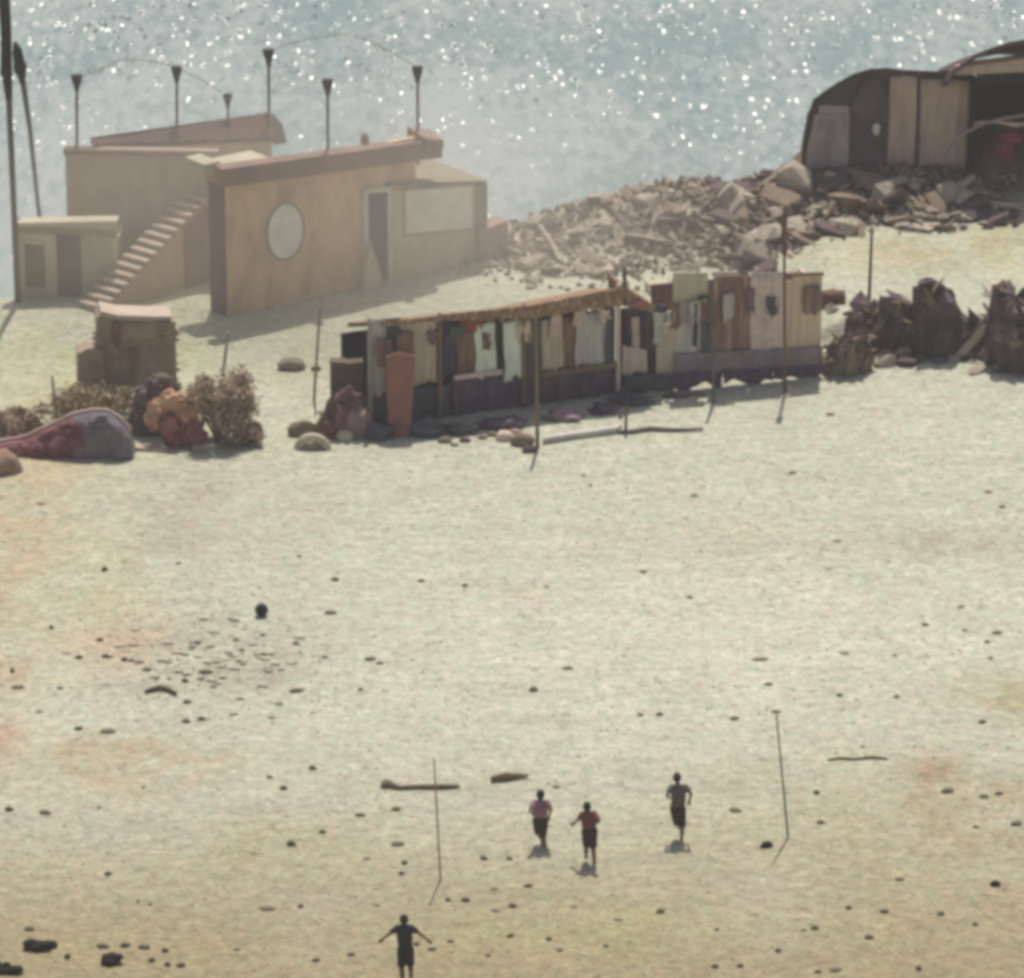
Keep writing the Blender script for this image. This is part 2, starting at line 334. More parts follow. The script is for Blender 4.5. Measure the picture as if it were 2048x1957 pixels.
class Front:
    """A vertical face standing on a straight ground line, addressed by the photo's measurements."""
    def __init__(s, a, b, z=0.0):
        s.a = at(*a, z); s.b = at(*b, z); s.pa, s.pb = a, b; s.z = z
        d = s.b - s.a; d.z = 0; s.d = d.normalized(); s.n = Vector((s.d.y, -s.d.x, 0))      # towards the viewer
    def g(s, px, off=0.0):
        t = (px - s.pa[0]) / (s.pb[0] - s.pa[0]); py = lerp(s.pa[1], s.pb[1], t)
        return at(px, py, s.z) + s.n * off
    def p(s, px, py, off=0.0):
        P = s.g(px); P.z = zat(P, py); return P + s.n * off
    def panel(s, mb, x0, x1, t0, t1, b0, b1, off, thick=.06):
        # board: corners left/right, top/bottom in photo px
        f = [s.p(x0, b0, off), s.p(x1, b1, off), s.p(x1, t1, off), s.p(x0, t0, off)]
        return mb.prism(f, -s.n * thick)
    def cloth(s, mb, x0, x1, t0, t1, b0, b1, off, folds=3, amp=.05, thick=.012, seed=0, sag=0.0, gather=0.0):
        TL, TR, BL, BR = s.p(x0, t0), s.p(x1, t1), s.p(x0, b0), s.p(x1, b1)
        def fn(u, v):
            uu = u + gather * math.sin(v * math.pi) * (0.5 - u)
            P = (TL * (1 - uu) + TR * uu) * (1 - v) + (BL * (1 - uu) + BR * uu) * v
            k = math.sin(u * folds * 2 * math.pi + seed + .6 * math.sin(v * 3 + seed)) * amp * (.5 + .5 * v)
            k += amp * 1.2 * mnoise.noise((u * 3 + seed, v * 2, seed))
            P = P + s.n * (off + k); P.z -= sag * math.sin(u * math.pi) * (1 - v)
            P.z += (.16 * v * v + .03) * mnoise.noise((u * 2.5, seed, 1)); P = P + s.d * (.10 * v * mnoise.noise((v * 2, seed, 6)))
            return P, s.n
        return mb.grid(fn, max(6, folds * 6), 10, thick)

# ------------------------------------------------------------------ SETTING: ground, sea
def axis(lo, hi, step, far):
    a = list(np.arange(lo, hi + step * .5, step)); o = []; s = step; x = lo
    while x > -far: s *= 1.6; x -= s; o.append(x)
    p = []; s = step; x = a[-1]
    while x < far: s *= 1.6; x += s; p.append(x)
    return o[::-1] + a + p
xs = axis(-17, 17, .17, 2000); ys = axis(90, 160, .17, 2000)
BASE = np.array((.522, .530, .437))
def T(c): return np.array(lin(c))
ZONES = [
    (640, 1000, 330, 130, (203, 197, 179), .45), (300, 1010, 260, 120, (200, 194, 174), .5), (440, 1310, 200, 85, (184, 176, 158), .6), (400, 985, 40, 40, (190, 180, 164), .4), (330, 1060, 45, 40, (188, 178, 160), .4), (260, 1130, 40, 40, (190, 178, 158), .4),
    (1550, 1240, 480, 150, (231, 228, 206), .45), (1650, 860, 380, 80, (221, 221, 200), .35), (700, 1560, 420, 60, (202, 197, 176), .4), (1300, 1560, 500, 60, (200, 194, 172), .4),  # centre px, radii px, colour as it lies in full sun, weight
    (0, 1130, 110, 320, (208, 186, 152), .7), (0, 930, 150, 60, (214, 196, 158), .6), (170, 1180, 130, 160, (206, 200, 158), .5),
    (250, 1290, 120, 60, (214, 186, 158), .55), (0, 1480, 50, 50, (208, 168, 142), .5), (0, 1345, 60, 30, (190, 150, 128), .7),
    (260, 1510, 190, 45, (196, 174, 142), .85), (230, 1570, 150, 40, (206, 188, 156), .7), (330, 1640, 220, 60, (200, 196, 180), .6),
    (1790, 1085, 260, 28, (184, 174, 152), .75), (1330, 1075, 240, 25, (204, 198, 175), .6),
    (1040, 1190, 50, 25, (204, 186, 164), .7), (1990, 1395, 150, 45, (180, 168, 128), .8), (1160, 1440, 140, 14, (184, 172, 150), .6),
    (1960, 1680, 260, 190, (186, 168, 136), .8), (1860, 1545, 50, 30, (184, 158, 132), .8), (1600, 1680, 240, 150, (192, 186, 150), .6),
    (1500, 1800, 150, 120, (196, 188, 168), .7), (1020, 1905, 90, 25, (190, 166, 140), .8), (560, 1690, 150, 50, (186, 178, 138), .7),
    (100, 1900, 420, 50, (188, 174, 138), .7), (620, 1850, 110, 80, (192, 184, 168), .6), (1150, 1860, 420, 50, (190, 186, 142), .5),
    (860, 1800, 90, 50, (184, 174, 150), .6), (200, 750, 260, 120, (200, 198, 150), .65), (650, 720, 160, 60, (206, 200, 172), .5),
    (1900, 530, 260, 60, (204, 192, 150), .7), (1380, 1280, 650, 200, (227, 225, 205), .6), (900, 1000, 300, 100, (217, 218, 198), .5),
    (370, 1060, 90, 80, (198, 190, 172), .6), (1480, 1090, 100, 60, (214, 208, 186), .5)]
zp = []
for (cx, cy, rx, ry, col, wt) in ZONES:
    P = at(cx, cy); Q = at(cx, cy + ry); Q2 = at(cx, cy - ry)
    zp.append((P.x, P.y, rx * mpx(P), abs(Q.y - Q2.y) / 2, T(col) / T((214, 214, 194)), wt))
Yolive0, Yolive1 = at(1000, 1950).y, at(1000, 1480).y
rub_lo, rub_hi = np.array((.42, .37, .31)), np.array((.20, .145, .115))  # paler left end imitates the haze over the rubble
def tint(X, Y):
    c = BASE.copy()
    k = 1 - sstep(Yolive0, Yolive1, Y)
    c = c * (1 - k) + c * (T((178, 166, 134)) / T((212, 213, 193))) * k
    for (a, b_, rx, ry, r, wt) in zp:
        dx, dy = (X - a) / rx, (Y - b_) / ry; d2 = dx * dx + dy * dy
        if d2 < 5:
            q = math.exp(-d2 * 1.0) * wt * 1.05 * (.78 + .9 * mnoise.noise((X * .8, Y * .5, a)) + .8 * mnoise.noise((X * 2.4, Y * 1.5, a)))
            q = min(.72, max(0, q)); c = c * (1 - q) + BASE * r * q
    if Y > 136 and X > -3:
        m = min(1, mound(X, Y) * 2.2); 
        if m > 0: c = c * (1 - m) + (rub_lo * (1 - sstep(0, 7, X)) + rub_hi * sstep(0, 7, X)) * m
    d = Y - landY(X); wet = sstep(-1.6, .3, d)
    return c * (1 - .45 * wet)
gv = []; gc = []
for y in ys:
    for x in xs:
        inn = -40 < x < 40 and 60 < y < 200
        d = y - landY(max(-40, min(40, x)))
        gv.append((x, y, gz(x, y) if inn else (0 if d < -2 else max(-4.8, -.3 * (d + 2)))))
        gc.append(tuple(tint(x, y)) if inn else tuple(BASE * .9))
nx = len(xs); gf = [(j * nx + i, j * nx + i + 1, (j + 1) * nx + i + 1, (j + 1) * nx + i) for j in range(len(ys) - 1) for i in range(nx - 1)]
me = bpy.data.meshes.new('beach'); me.from_pydata(gv, [], gf)
ca = me.color_attributes.new('tint', 'FLOAT_COLOR', 'POINT'); ca.data.foreach_set('color', [v for c in gc for v in (*c, 1)])
me.polygons.foreach_set('use_smooth', [True] * len(me.polygons)); me.materials.append(sand_material())
o = bpy.data.objects.new('beach', me); C.objects.link(o); o['kind'] = 'structure'
me = bpy.data.meshes.new('sea'); me.from_pydata([(-2400, 100, 0), (2400, 100, 0), (2400, 2800, 0), (-2400, 2800, 0)], [], [(0, 1, 2, 3)])
me.materials.append(sea_material()); o = bpy.data.objects.new('sea', me); C.objects.link(o); o.location = (0, 0, -.42); o['kind'] = 'structure'

# ------------------------------------------------------------------ BEACH HOUSE
F = Front((455, 634), (832, 548))
bh = empty('beach_house', F.a, 'ochre flat-roofed beach house with outside stairs and a white oval on its wall', 'house')
bk = -F.n
ztop = (zat(F.g(455), 330) + zat(F.g(832), 270)) / 2
def vbox(mb, p0, p1, back, z0, z1):
    a, b_ = Vector((p0.x, p0.y, z0)), Vector((p1.x, p1.y, z0)); return mb.obox(a, b_ - a, back, (0, 0, z1 - z0))
m = MB(); vbox(m, F.g(455), F.g(832), bk * .78, -1, ztop - .95); wall = m.build('wall', plaster, bh)
m = MB(); pw0, pw1 = F.g(455) + F.n * .012, F.g(832) + F.n * .012; m.hexa([setz(pw0, ztop - 1.2), setz(pw1, ztop - 1.2), setz(pw1 + bk * .14, ztop - 1.2), setz(pw0 + bk * .14, ztop - 1.2)], [setz(pw0, ztop - .2), setz(pw1, ztop - .2), setz(pw1 + bk * .14, ztop - .2), setz(pw0 + bk * .14, ztop - .2)]); m.build('parapet', plaster, bh)
m = MB(); vbox(m, F.g(455) + bk * .02 - F.d * .03, F.g(455) + bk * .02, bk * .72, -1, zat(F.g(455), 374)); m.build('side_wall', shaded_wall, bh)
m = MB()                                              # roof band with an overhang at its right end
pl, pr = F.g(440), F.g(876)
def hz(P, y): return zat(P, y)
b0 = [pl + F.n * .22, pr + F.n * .22, pr + bk * .12, pl + bk * .12]
zl0, zl1, zr0, zr1 = hz(pl, 372), hz(pl, 332), hz(pr, 312), hz(pr, 272)
m.hexa([setz(b0[0], zl0), setz(b0[1], zr0), setz(b0[2], zr0), setz(b0[3], zl0)], [setz(b0[0], zl1 - .05), setz(b0[1], zr1 - .05), setz(b0[2], zr1), setz(b0[3], zl1)])
m.build('roof_band', brown_band, bh)
m = MB(); e0, e1 = F.g(838), F.g(884)                # eave board that sticks out past the wall
m.hexa([setz(e0 + F.n * .26, hz(e0, 300)), setz(e1 + F.n * .1, hz(e1, 296)), setz(e1 - F.n * .5, hz(e1, 296)), setz(e0 - F.n * .5, hz(e0, 300))],
       [setz(e0 + F.n * .26, hz(e0, 272)), setz(e1 + F.n * .1, hz(e1, 280)), setz(e1 - F.n * .5, hz(e1, 268)), setz(e0 - F.n * .5, hz(e0, 262))])
m.build('eave', brown_band, bh)
# white oval on the wall
m = MB(); cx, cy, rx, ry = 572, 463, 34, 54
ring = [F.p(cx + rx * math.cos(a), cy + ry * math.sin(a) - rx * math.cos(a) * .19, .03) for a in np.linspace(0, 2 * math.pi, 40, endpoint=False)]
m.prism(ring, bk * .03); m.build('oval_emblem', panel_white, bh)
m = MB(); ring2 = [F.p(cx + (rx + 5) * math.cos(a), cy + (ry + 5) * math.sin(a) - rx * math.cos(a) * .19, .015) for a in np.linspace(0, 2 * math.pi, 40, endpoint=False)]
m.prism(ring2, bk * .015); m.build('emblem_rim', mat('emblem_rim_paint', (.34, .25, .18), (.27, .2, .14)), bh)
# annex with door and white panel
G = Front((728, 572), (975, 520))
m = MB()
G.panel(m, 772, 952, 382, 364, 566, 530, .0, .2); m.build('wall', plaster_pale, bh)
m = MB(); G.panel(m, 726, 735, 388, 386, 572, 572, .08, .2); G.panel(m, 774, 782, 386, 384, 566, 564, .08, .2); G.panel(m, 726, 782, 378, 372, 387, 383, .085, .2)
m.build('door_frame', white_paint, bh)
m = MB(); G.panel(m, 736, 773, 388, 385, 560, 556, .03, .05); dr = m.build('door', door_m, bh)
m = MB(); P = G.p(768, 470, .06); m.lump(P, (.035, .035, .035), 1, .05, sub=2); m.build('handle', iron, dr)
m = MB(); G.panel(m, 812, 944, 382, 372, 468, 456, .03, .03); m.build('wall_panel', panel_white, bh)
m = MB(); G.panel(m, 806, 950, 378, 367, 382, 372, .045, .05); G.panel(m, 806, 812, 382, 371, 468, 468, .04, .04); G.panel(m, 944, 950, 372, 371, 457, 456, .04, .04); G.panel(m, 806, 950, 469, 456.5, 473, 461, .045, .05)
m.build('panel_frame', mat('panel_trim', (.45, .40, .30), (.36, .32, .24)), bh)
m = MB(); a, b_ = G.g(775), G.g(972)                 # annex roof and side
m.hexa([setz(a, zat(a, 372)), setz(b_, zat(b_, 366)), setz(b_ + bk * 2.4, zat(b_, 366)), setz(a + bk * 2.4, zat(a, 372))],
       [setz(a + G.n * .1, zat(a, 366)), setz(b_ + G.n * .1, zat(b_, 360)), setz(b_ + bk * 2.4, zat(b_, 360)), setz(a + bk * 2.4, zat(a, 366))])
m.build('annex_roof', mat('olive_roof', (.30, .26, .18), (.22, .19, .13)), bh)
m = MB(); p0 = G.g(953); p1 = G.g(975)
vbox(m, p0, p1, bk * 2.2, -.6, zat(p0, 372)); m.build('annex_side_wall', mat('olive_plaster', (.30, .25, .19), (.22, .18, .14)), bh)
m = MB(); q0 = onY(792, 366, G.g(800).y + 1.0); q1 = onY(872, 366, G.g(860).y + 1.3)
m.hexa([q0, q1, q1 + bk * .8, q0 + bk * .8], [q0 + Vector((0, 0, .22)), q1 + Vector((-.35, 0, .1)), q1 + bk * .8 + Vector((-.3, 0, .2)), q0 + bk * .8 + Vector((0, 0, .3))])
m.build('porch_roof', red_roof, bh)
m = MB(); a, b_ = G.g(950, .25), G.g(1012, .1)      # low wall that runs on to the right
m.hexa([setz(a, -.5), setz(b_, -.5), setz(b_ + bk * .5, -.5), setz(a + bk * .5, -.5)], [setz(a, zat(a, 462)), setz(b_, zat(b_, 442)), setz(b_ + bk * .5, zat(b_, 440)), setz(a + bk * .5, zat(a, 455))])
m.build('low_wall', plaster_pink, bh)
m = MB(); p = [G.p(730, 480, .12), G.p(752, 548, .12), G.p(752, 575, .12), G.p(715, 582, .12), G.p(722, 520, .12)]
m.prism(p, G.n * .18); m.build('step_ramp', plaster_pale, bh)
# upper block at the left, lower room in front of it
L0 = Front((34, 594), (236, 590))
U = Front((137, 545), (405, 550))
zu = (zat(U.g(137), 294) + zat(U.g(385), 306)) / 2
m = MB(); vbox(m, U.g(137), U.g(440), Vector((.02, .25, 0)), -1, zu); m.build('upper_wall', plaster_grey, bh)
m = MB(); vbox(m, U.g(139) + Vector((0, .26, 0)), U.g(520) + Vector((0, .26, 0)), Vector((.5, 3.0, 0)), -1, zu - 1.15); m.build('upper_room', plaster_grey, bh)
m = MB(); P0, P1 = U.g(134, .06), U.g(395, .06); m.obox(setz(P0, zu - .16), P1 - P0, Vector((.02, .36, 0)), (0, 0, .16)); m.build('coping', brown_band, bh)
zz = zat(L0.g(100), 452)
m = MB(); vbox(m, L0.g(34), L0.g(236), Vector((.02, .22, 0)), -1, zz); m.build('lower_wall', plaster_pale, bh)
m = MB(); vbox(m, L0.g(36) + Vector((0, .23, 0)), L0.g(236) + Vector((0, .23, 0)), Vector((.1, 1.7, 0)), -1, zz - .5); m.build('lower_room', plaster_pale, bh)
m = MB(); P0, P1 = L0.g(30, .1), L0.g(238, .1); m.obox(setz(P0, zz + .003), P1 - P0, Vector((.02, .5, 0)), (0, 0, .12)); m.build('lower_roof', deck_m, bh)
m = MB(); L0.panel(m, 34, 236, 452, 462, 466, 478, .03, .03); m.build('fascia', mat('olive_fascia', (.33, .28, .18), (.26, .22, .15)), bh)
m = MB(); L0.panel(m, 116, 164, 466, 470, 606, 612, .04, .04); m.build('door', door_brown, bh)
m = MB(); L0.panel(m, 52, 92, 486, 490, 572, 576, .03, .03); wn = m.build('window', win_green, bh)
m = MB(); L0.panel(m, 48, 96, 478, 482, 486, 490, .06, .06); L0.panel(m, 48, 52, 486, 486, 576, 576, .05, .05); L0.panel(m, 92, 96, 490, 490, 580, 580, .05, .05); m.build('window_frame', plaster_pale, wn)
m = MB(); L0.panel(m, 172, 228, 470, 474, 606, 612, .03, .03); m.build('shutter', mat('green_cream_shutter', (.46, .44, .31), (.36, .34, .24)), bh)
# red tiled roof slab over the back block
s0 = onY(188, 296, U.g(190).y + .15); s1 = onY(548, 283, U.g(190).y + .15 + 4.62 * .46)
tl = Vector((-.15, .9, 0))
m = MB(); m.hexa([s0, s1, s1 + tl * 1.1, s0 + tl * 1.1],
                 [s0 + Vector((0, 0, .06)), s1 + Vector((.02, 0, .12)), setz(s1 + tl, zat(s1 + tl, 226)), setz(s0 + tl, zat(s0 + tl, 287))])
for k in range(22):
    u = (k + .5) / 22; A = lerp(s0 + Vector((0, 0, .06)), s1 + Vector((.02, 0, .12)), u); B = lerp(setz(s0 + tl, zat(s0 + tl, 287)), setz(s1 + tl, zat(s1 + tl, 226)), u)
    m.tube([A + Vector((0, -.02, .01)), B + Vector((0, 0, .02))], .035, 6)
m.build('tiled_roof', red_roof, bh)
m = MB(); q = Vector((0, .14, 0)); m.hexa([s0 + q - Vector((0, 0, .9)), s1 + q - Vector((.06, 0, .9)), s1 + q + tl * .7 - Vector((.06, 0, .9)), s0 + q + tl * .7 - Vector((0, 0, .9))], [s0 + q - Vector((0, 0, .01)), s1 + q - Vector((.06, 0, .01)), s1 + q + tl * .7 - Vector((.06, 0, .01)), s0 + q + tl * .7 - Vector((0, 0, .01))]); m.build('attic_wall', plaster_pale, bh)
m = MB(); a = setz(s1 + Vector((0, -.05, 0)), s1.z - .1); m.hexa([a, a + Vector((.34, .3, -.02)), a + Vector((.24, 1.2, 0)), a + Vector((-.1, .9, 0))],
       [a + Vector((-.1, .5, .55)), a + Vector((.2, .5, .28)), a + Vector((.2, 1.0, .3)), a + Vector((-.1, .9, .68))]); m.build('roof_end', canvas_dark, bh)
# sun-lit roof deck under the slab
m = MB(); d0, d1 = F.g(468) + bk * .3, F.g(566) + bk * .3
zd = ztop - .12; m.obox(setz(d0, zd - .2), d1 - d0, bk * 1.1, (0, 0, .2)); m.build('roof_deck', deck_m, bh)
# stairs: sixteen steps against the left side
st0 = at(166, 618); sdir = Vector((.66, .75, 0)).normalized(); swid = Vector((sdir.y, -sdir.x, 0)) * .82
zt = zat(st0 + sdir * 4.4, 372); NST = 16; run = 4.35 / NST; rise = zt / NST
m = MB()
for k in range(NST):
    o_ = st0 + sdir * run * k - swid * .1; m.obox(setz(o_, -.6), sdir * (run - .002 if k < NST - 1 else run), swid, (0, 0, .6 + rise * (k + 1)))
m.build('stairs', plaster_grey, bh)
m = MB()
for k in range(NST):
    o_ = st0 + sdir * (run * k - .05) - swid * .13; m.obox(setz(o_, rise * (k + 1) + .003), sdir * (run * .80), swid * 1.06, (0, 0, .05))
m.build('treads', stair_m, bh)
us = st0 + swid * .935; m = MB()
m.prism([setz(us + sdir * run * 11.2, -.4), setz(us + sdir * run * 16.4, -.4), setz(us + sdir * run * 16.4, rise * 15.6), setz(us + sdir * run * 11.2, rise * 11.0)], swid.normalized() * .06); m.build('under_stair_shade_wall', shaded_wall, bh)  # dark panel painted for the shade between stairs and house corner
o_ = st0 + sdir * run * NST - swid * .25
m = MB(); m.obox(setz(o_, -.5), sdir * .75, swid * 1.35, (0, 0, .5 + zt + .05)); m.build('landing', shaded_wall, bh)
cb0 = F.g(436) + bk * .5; m = MB(); m.obox(setz(cb0, zat(cb0, 366)), F.d * .5, bk * .9, (0, 0, zat(cb0, 330) - zat(cb0, 366))); m.build('landing_block', mat('cream_block', (.50, .45, .33), (.40, .35, .26)), bh)
# posts with flared heads on the roof
POSTG = 'posts with flared heads on the beach house roof'
def roof_post(px, ytop, yfoot, Y, label, zfoot=None, s=1.0):
    top = onY(px, ytop, Y); foot = onY(px + 1, yfoot, Y)
    if zfoot is not None: foot = setz(foot, zfoot)
    r = empty('roof_post', foot, label, 'post', POSTG)
    m = MB(); m.tube([foot, lerp(foot, top, .5), setz(top, top.z - .36)], .042 * s, 10); m.build('pole', pole_grey, r, smooth=False)
    h = .42 * s; m = MB(); m.tube([top - Vector((0, 0, h)), top - Vector((0, 0, h * .75)), top - Vector((0, 0, h * .3)), top], [.052 * s, .075 * s, .13 * s, .155 * s], 14)
    hd = m.build('lamp_head', iron, r)
    m = MB(); m.tube([top, top + Vector((0, 0, .03))], [.135 * s, .12 * s], 14); m.build('cap', iron, hd)
    return top
yb = s0.y
t1 = roof_post(153, 152, 292, U.g(150).y + .3, 'leftmost roof post, at the outer corner of the upper block', zu)
t2 = roof_post(353, 135, 262, yb + 2.0, 'tall roof post left of the short one, behind the red tiled roof')
t3 = roof_post(455, 190, 246, yb + 2.5, 'shortest roof post, behind the middle of the red tiled roof', s=.85)
t4 = roof_post(537, 101, 240, yb + 3.0, 'tallest roof post, at the high right end of the red tiled roof', s=1.05)
t5 = roof_post(655, 161, 330, F.g(655).y + .45, 'roof post behind the middle of the brown roof band')
t6 = roof_post(835, 135, 330, F.g(835).y + .45, 'rightmost roof post, above the overhanging end of the brown roof band')
def cable(name, pts, Ys, r, label):
    m = MB(); P = [onY(x, y, lerp(Ys[0], Ys[1], i / (len(pts) - 1))) for i, (x, y) in enumerate(pts)]
    Q = []
    for i in range(len(P) - 1):
        a, b_, c, d = P[max(0, i - 1)], P[i], P[i + 1], P[min(len(P) - 1, i + 2)]
        for k in range(6):
            t = k / 6; Q.append(.5 * ((2 * b_) + (c - a) * t + (2 * a - 5 * b_ + 4 * c - d) * t * t + (3 * b_ - a - 3 * c + d) * t ** 3))
    Q.append(P[-1]); m.tube(Q, r, 6); return tag(m.build(name, pole_pale), label, 'cable', 'cables strung between the roof posts')
cable('cable', [(153, 152), (172, 150), (211, 134), (246, 121), (299, 122), (338, 130), (353, 136)], (t1.y, t2.y), .014, 'thin bowed cable between the leftmost roof post and the next one')
cable('cable', [(353, 137), (394, 155), (425, 175), (455, 190)], (t2.y, t3.y), .014, 'thin cable dropping from a tall roof post to the shortest post')
cable('cable', [(537, 103), (580, 88), (625, 77), (680, 70), (715, 74), (760, 92), (800, 114), (835, 136)], (t4.y, t6.y), .014, 'long thin cable bowed upward from the tallest roof post to the rightmost')
m = MB(); P = onY(729, 283, F.g(729).y + .3); m.lump(P, (.12, .1, .2), 3, .3); m.tube([setz(P, P.z - .8), P], .04, 8)
tag(m.build('water_tap', brown_band), 'small brown stub standing behind the roof band between two roof posts', 'roof stub')

# two tall leaning masts at the left edge
Pb = ground(36, 604); m = MB(); tp = onY(4, -60, Pb.y); md = onY(12, 60, Pb.y); m1 = onY(13, 140, Pb.y); m2 = onY(18, 200, Pb.y)
r = empty('leaning_mast', Pb, 'tall dark mast at the left edge with a thick wrapped upper end', 'mast')
m.tube([setz(Pb, -.4), onY(27, 400, Pb.y), m2], [.085, .08, .085], 10); m.build('pole', pole_grey, r)
m = MB(); m.tube([m2, m1, md, tp], [.09, .15, .14, .17], 10); m.lump(m1, (.15, .12, .3), 4, .3); m.build('wrapping', iron, r, smooth=True)
Y2 = Pb.y + 2.6; q = [onY(x, y, Y2) for x, y in ((84, 470), (76, 410), (60, 260), (46, 165))]
r = empty('leaning_mast', q[0], 'thinner leaning mast rising behind the lower room, with a dark knot at its top', 'mast')
m = MB(); m.tube([setz(q[0], q[0].z - .4)] + q, [.06, .06, .06, .065, .08], 10); m.build('pole', pole_grey, r)
q2 = [onY(x, y, Y2) for x, y in ((46, 168), (40, 135), (34, 100), (30, 84))]; m = MB(); m.tube(q2, [.08, .16, .13, .04], 10); m.lump(q2[1], (.17, .12, .2), 6, .35); m.build('wrapping', iron, r, smooth=True)

# ------------------------------------------------------------------ FABRIC SHACKS
A = Front((740, 852), (1245, 788))
ra = empty('beach_shack', A.a, 'long shack with a thatch strip roof and hanging white, grey and brown cloths', 'shack')
def ap(name, M, *a, f=A, par=ra, cloth=False, **k):
    m = MB(); (f.cloth if cloth else f.panel)(m, *a, **k); return m.build(name, M, par, smooth=cloth)
m = MB()
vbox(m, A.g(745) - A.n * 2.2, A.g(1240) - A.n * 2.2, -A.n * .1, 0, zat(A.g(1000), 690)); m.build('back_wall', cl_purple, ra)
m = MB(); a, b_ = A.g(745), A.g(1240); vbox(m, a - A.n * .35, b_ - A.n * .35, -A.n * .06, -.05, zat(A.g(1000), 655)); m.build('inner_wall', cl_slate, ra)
# roof: a slab of reed mats, ragged at the front
def roofpt(px, py, off): return A.p(px, py, off)
m = MB()
def rf(u, v):
    px = lerp(762, 1246, u); yt = np.interp(px, [762, 900, 1045, 1246], [634, 620, 606, 566]); P = A.p(px, yt + 3)
    P = P + A.n * lerp(.28, -2.4, v); P.z += .05 * mnoise.noise((u * 24, v * 5, 1)) * (1 - v) - .85 * v; return P, Vector((0, 0, 1))
m.grid(rf, 60, 10, .12); m.build('roof', thatch, ra)
def fr(u, v):
    px = lerp(880, 1246, u); yt = np.interp(px, [762, 900, 1045, 1246], [634, 620, 606, 566]); dp = np.interp(px, [880, 960, 1246], [10, 22, 36])
    P = A.p(px, yt + v * dp * (1 + .3 * mnoise.noise((u * 30, 3, 3)) if v > .9 else 1), .30 + .05 * mnoise.noise((u * 20, v * 3, 8))); return P, A.n
m = MB(); m.grid(fr, 80, 5, .05); m.build('reed_fringe', thatch, ra)
sk = 60
CL = [  # x0,x1, top, bottom, material, offset, folds, name
    (736, 772, 640, 794, cl_grey, .06, 2, 'curtain'), (770, 802, 640, 800, cl_slate, .02, 2, 'curtain'), (800, 872, 640, 776, cl_beige, .06, 4, 'curtain'),
    (884, 916, 640, 752, cl_purple, .03, 2, 'curtain'), (914, 948, 645, 752, cl_brown, .05, 3, 'curtain'), (944, 988, 648, 752, cl_white, .10, 3, 'curtain'),
    (984, 1004, 640, 756, cl_green, .04, 2, 'curtain'), (1002, 1043, 642, 760, cl_white, .12, 3, 'curtain'), (1041, 1079, 638, 765, cl_slate, .09, 3, 'curtain'),
    (1078, 1122, 640, 746, cl_beige, .06, 3, 'curtain'), (1118, 1152, 634, 742, cl_brown, .05, 2, 'curtain'), (1148, 1206, 628, 736, cl_grey, .08, 4, 'curtain'),
    (1203, 1226, 612, 740, cl_slate, .04, 2, 'curtain')]
for i, (x0, x1, t, b_, M_, of, fo, nm) in enumerate(CL):
    k = -.14 * (x1 - x0); ap(nm, M_, x0, x1, t, t + k, b_, b_ + k, of, fo, .045, seed=i * 1.7, cloth=True, gather=.12 if M_ is cl_white else 0)
for i, (x, yt, yb2, M_) in enumerate(((738, 634, 838, pole_pale), (877, 624, 822, wood_brown), (1044, 606, 800, wood_brown), (1232, 566, 776, cl_pink))):
    m = MB(); m.tube([A.p(x, yb2 + 4, .12), A.p(x, yt, .12)], .06, 8); m.build('post', M_, ra)
ap('red_valance', mat('red_cloth', (.36, .10, .06), (.2, .06, .05)), 916, 962, 634, 628, 668, 655, .14, 3, .05, seed=3, cloth=True)
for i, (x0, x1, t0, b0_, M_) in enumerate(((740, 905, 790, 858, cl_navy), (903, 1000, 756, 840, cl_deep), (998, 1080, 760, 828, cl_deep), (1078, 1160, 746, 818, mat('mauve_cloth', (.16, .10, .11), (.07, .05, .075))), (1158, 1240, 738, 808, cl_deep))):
    k = -.14 * (x1 - x0); ap('skirt_board', M_, x0, x1, t0, t0 + k, b0_, b0_ + k, .05 + .01 * (i % 2), 3, .04, seed=i * 2.1 + 5, cloth=True)  # hanging cloths lengthened as dark stand-ins for the shadow at the foot
ap('rail', cl_pink, 905, 1000, 748, 736, 757, 745, .17, .06); ap('rail', wood_brown, 1080, 1240, 742, 720, 752, 730, .16, .06)
# right end: gable stub
m = MB(); p = [A.p(1236, 566, .34), A.p(1300, 606, .34), A.p(1296, 618, .34), A.p(1244, 606, .34)]; m.prism(p, -A.n * 1.2); m.build('gable', thatch, ra)
m = MB(); m.tube([A.p(1240, 606, .25), A.p(1240, 528, .25)], [.07, .05], 8); m.build('ridge_post', wood_red, ra)
ap('gable_board', cl_orange, 1244, 1282, 596, 592, 610, 606, .40, .04)

B = Front((1240, 788), (1645, 750))
rb = empty('patchwork_fence_hut', B.g(1345), 'tall hut of upright tan, brown and grey sheets right of the thatched shack', 'hut')
bp = lambda nm, M_, *a, **k: ap(nm, M_, *a, f=B, par=rb, **k)
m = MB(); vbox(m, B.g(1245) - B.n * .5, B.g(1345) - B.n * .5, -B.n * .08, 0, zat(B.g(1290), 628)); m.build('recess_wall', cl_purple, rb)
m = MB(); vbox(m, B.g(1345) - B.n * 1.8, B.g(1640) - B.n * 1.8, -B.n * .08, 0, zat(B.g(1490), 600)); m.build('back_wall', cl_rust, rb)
m = MB(); vbox(m, B.g(1635) - B.n * .06, B.g(1641) - B.n * .06, -B.n * 1.6, 0, zat(B.g(1640), 575)); m.build('end_wall', cl_tan, rb)
bp('curtain', cl_purple, 1248, 1290, 620, 618, 712, 708, -.1, 3, .05, seed=2, cloth=True)
bp('curtain', cl_pink, 1244, 1292, 690, 700, 748, 744, .02, 2, .05, seed=9, cloth=True)
bp('curtain', cl_slate, 1288, 1326, 610, 612, 700, 696, -.1, 3, .05, seed=4, cloth=True)
bp('white_patch', white_paint, 1330, 1342, 622, 620, 645, 643, .08, .04)
bp('wall_panel', cl_beige, 1312, 1350, 650, 646, 752, 748, .02, .04)
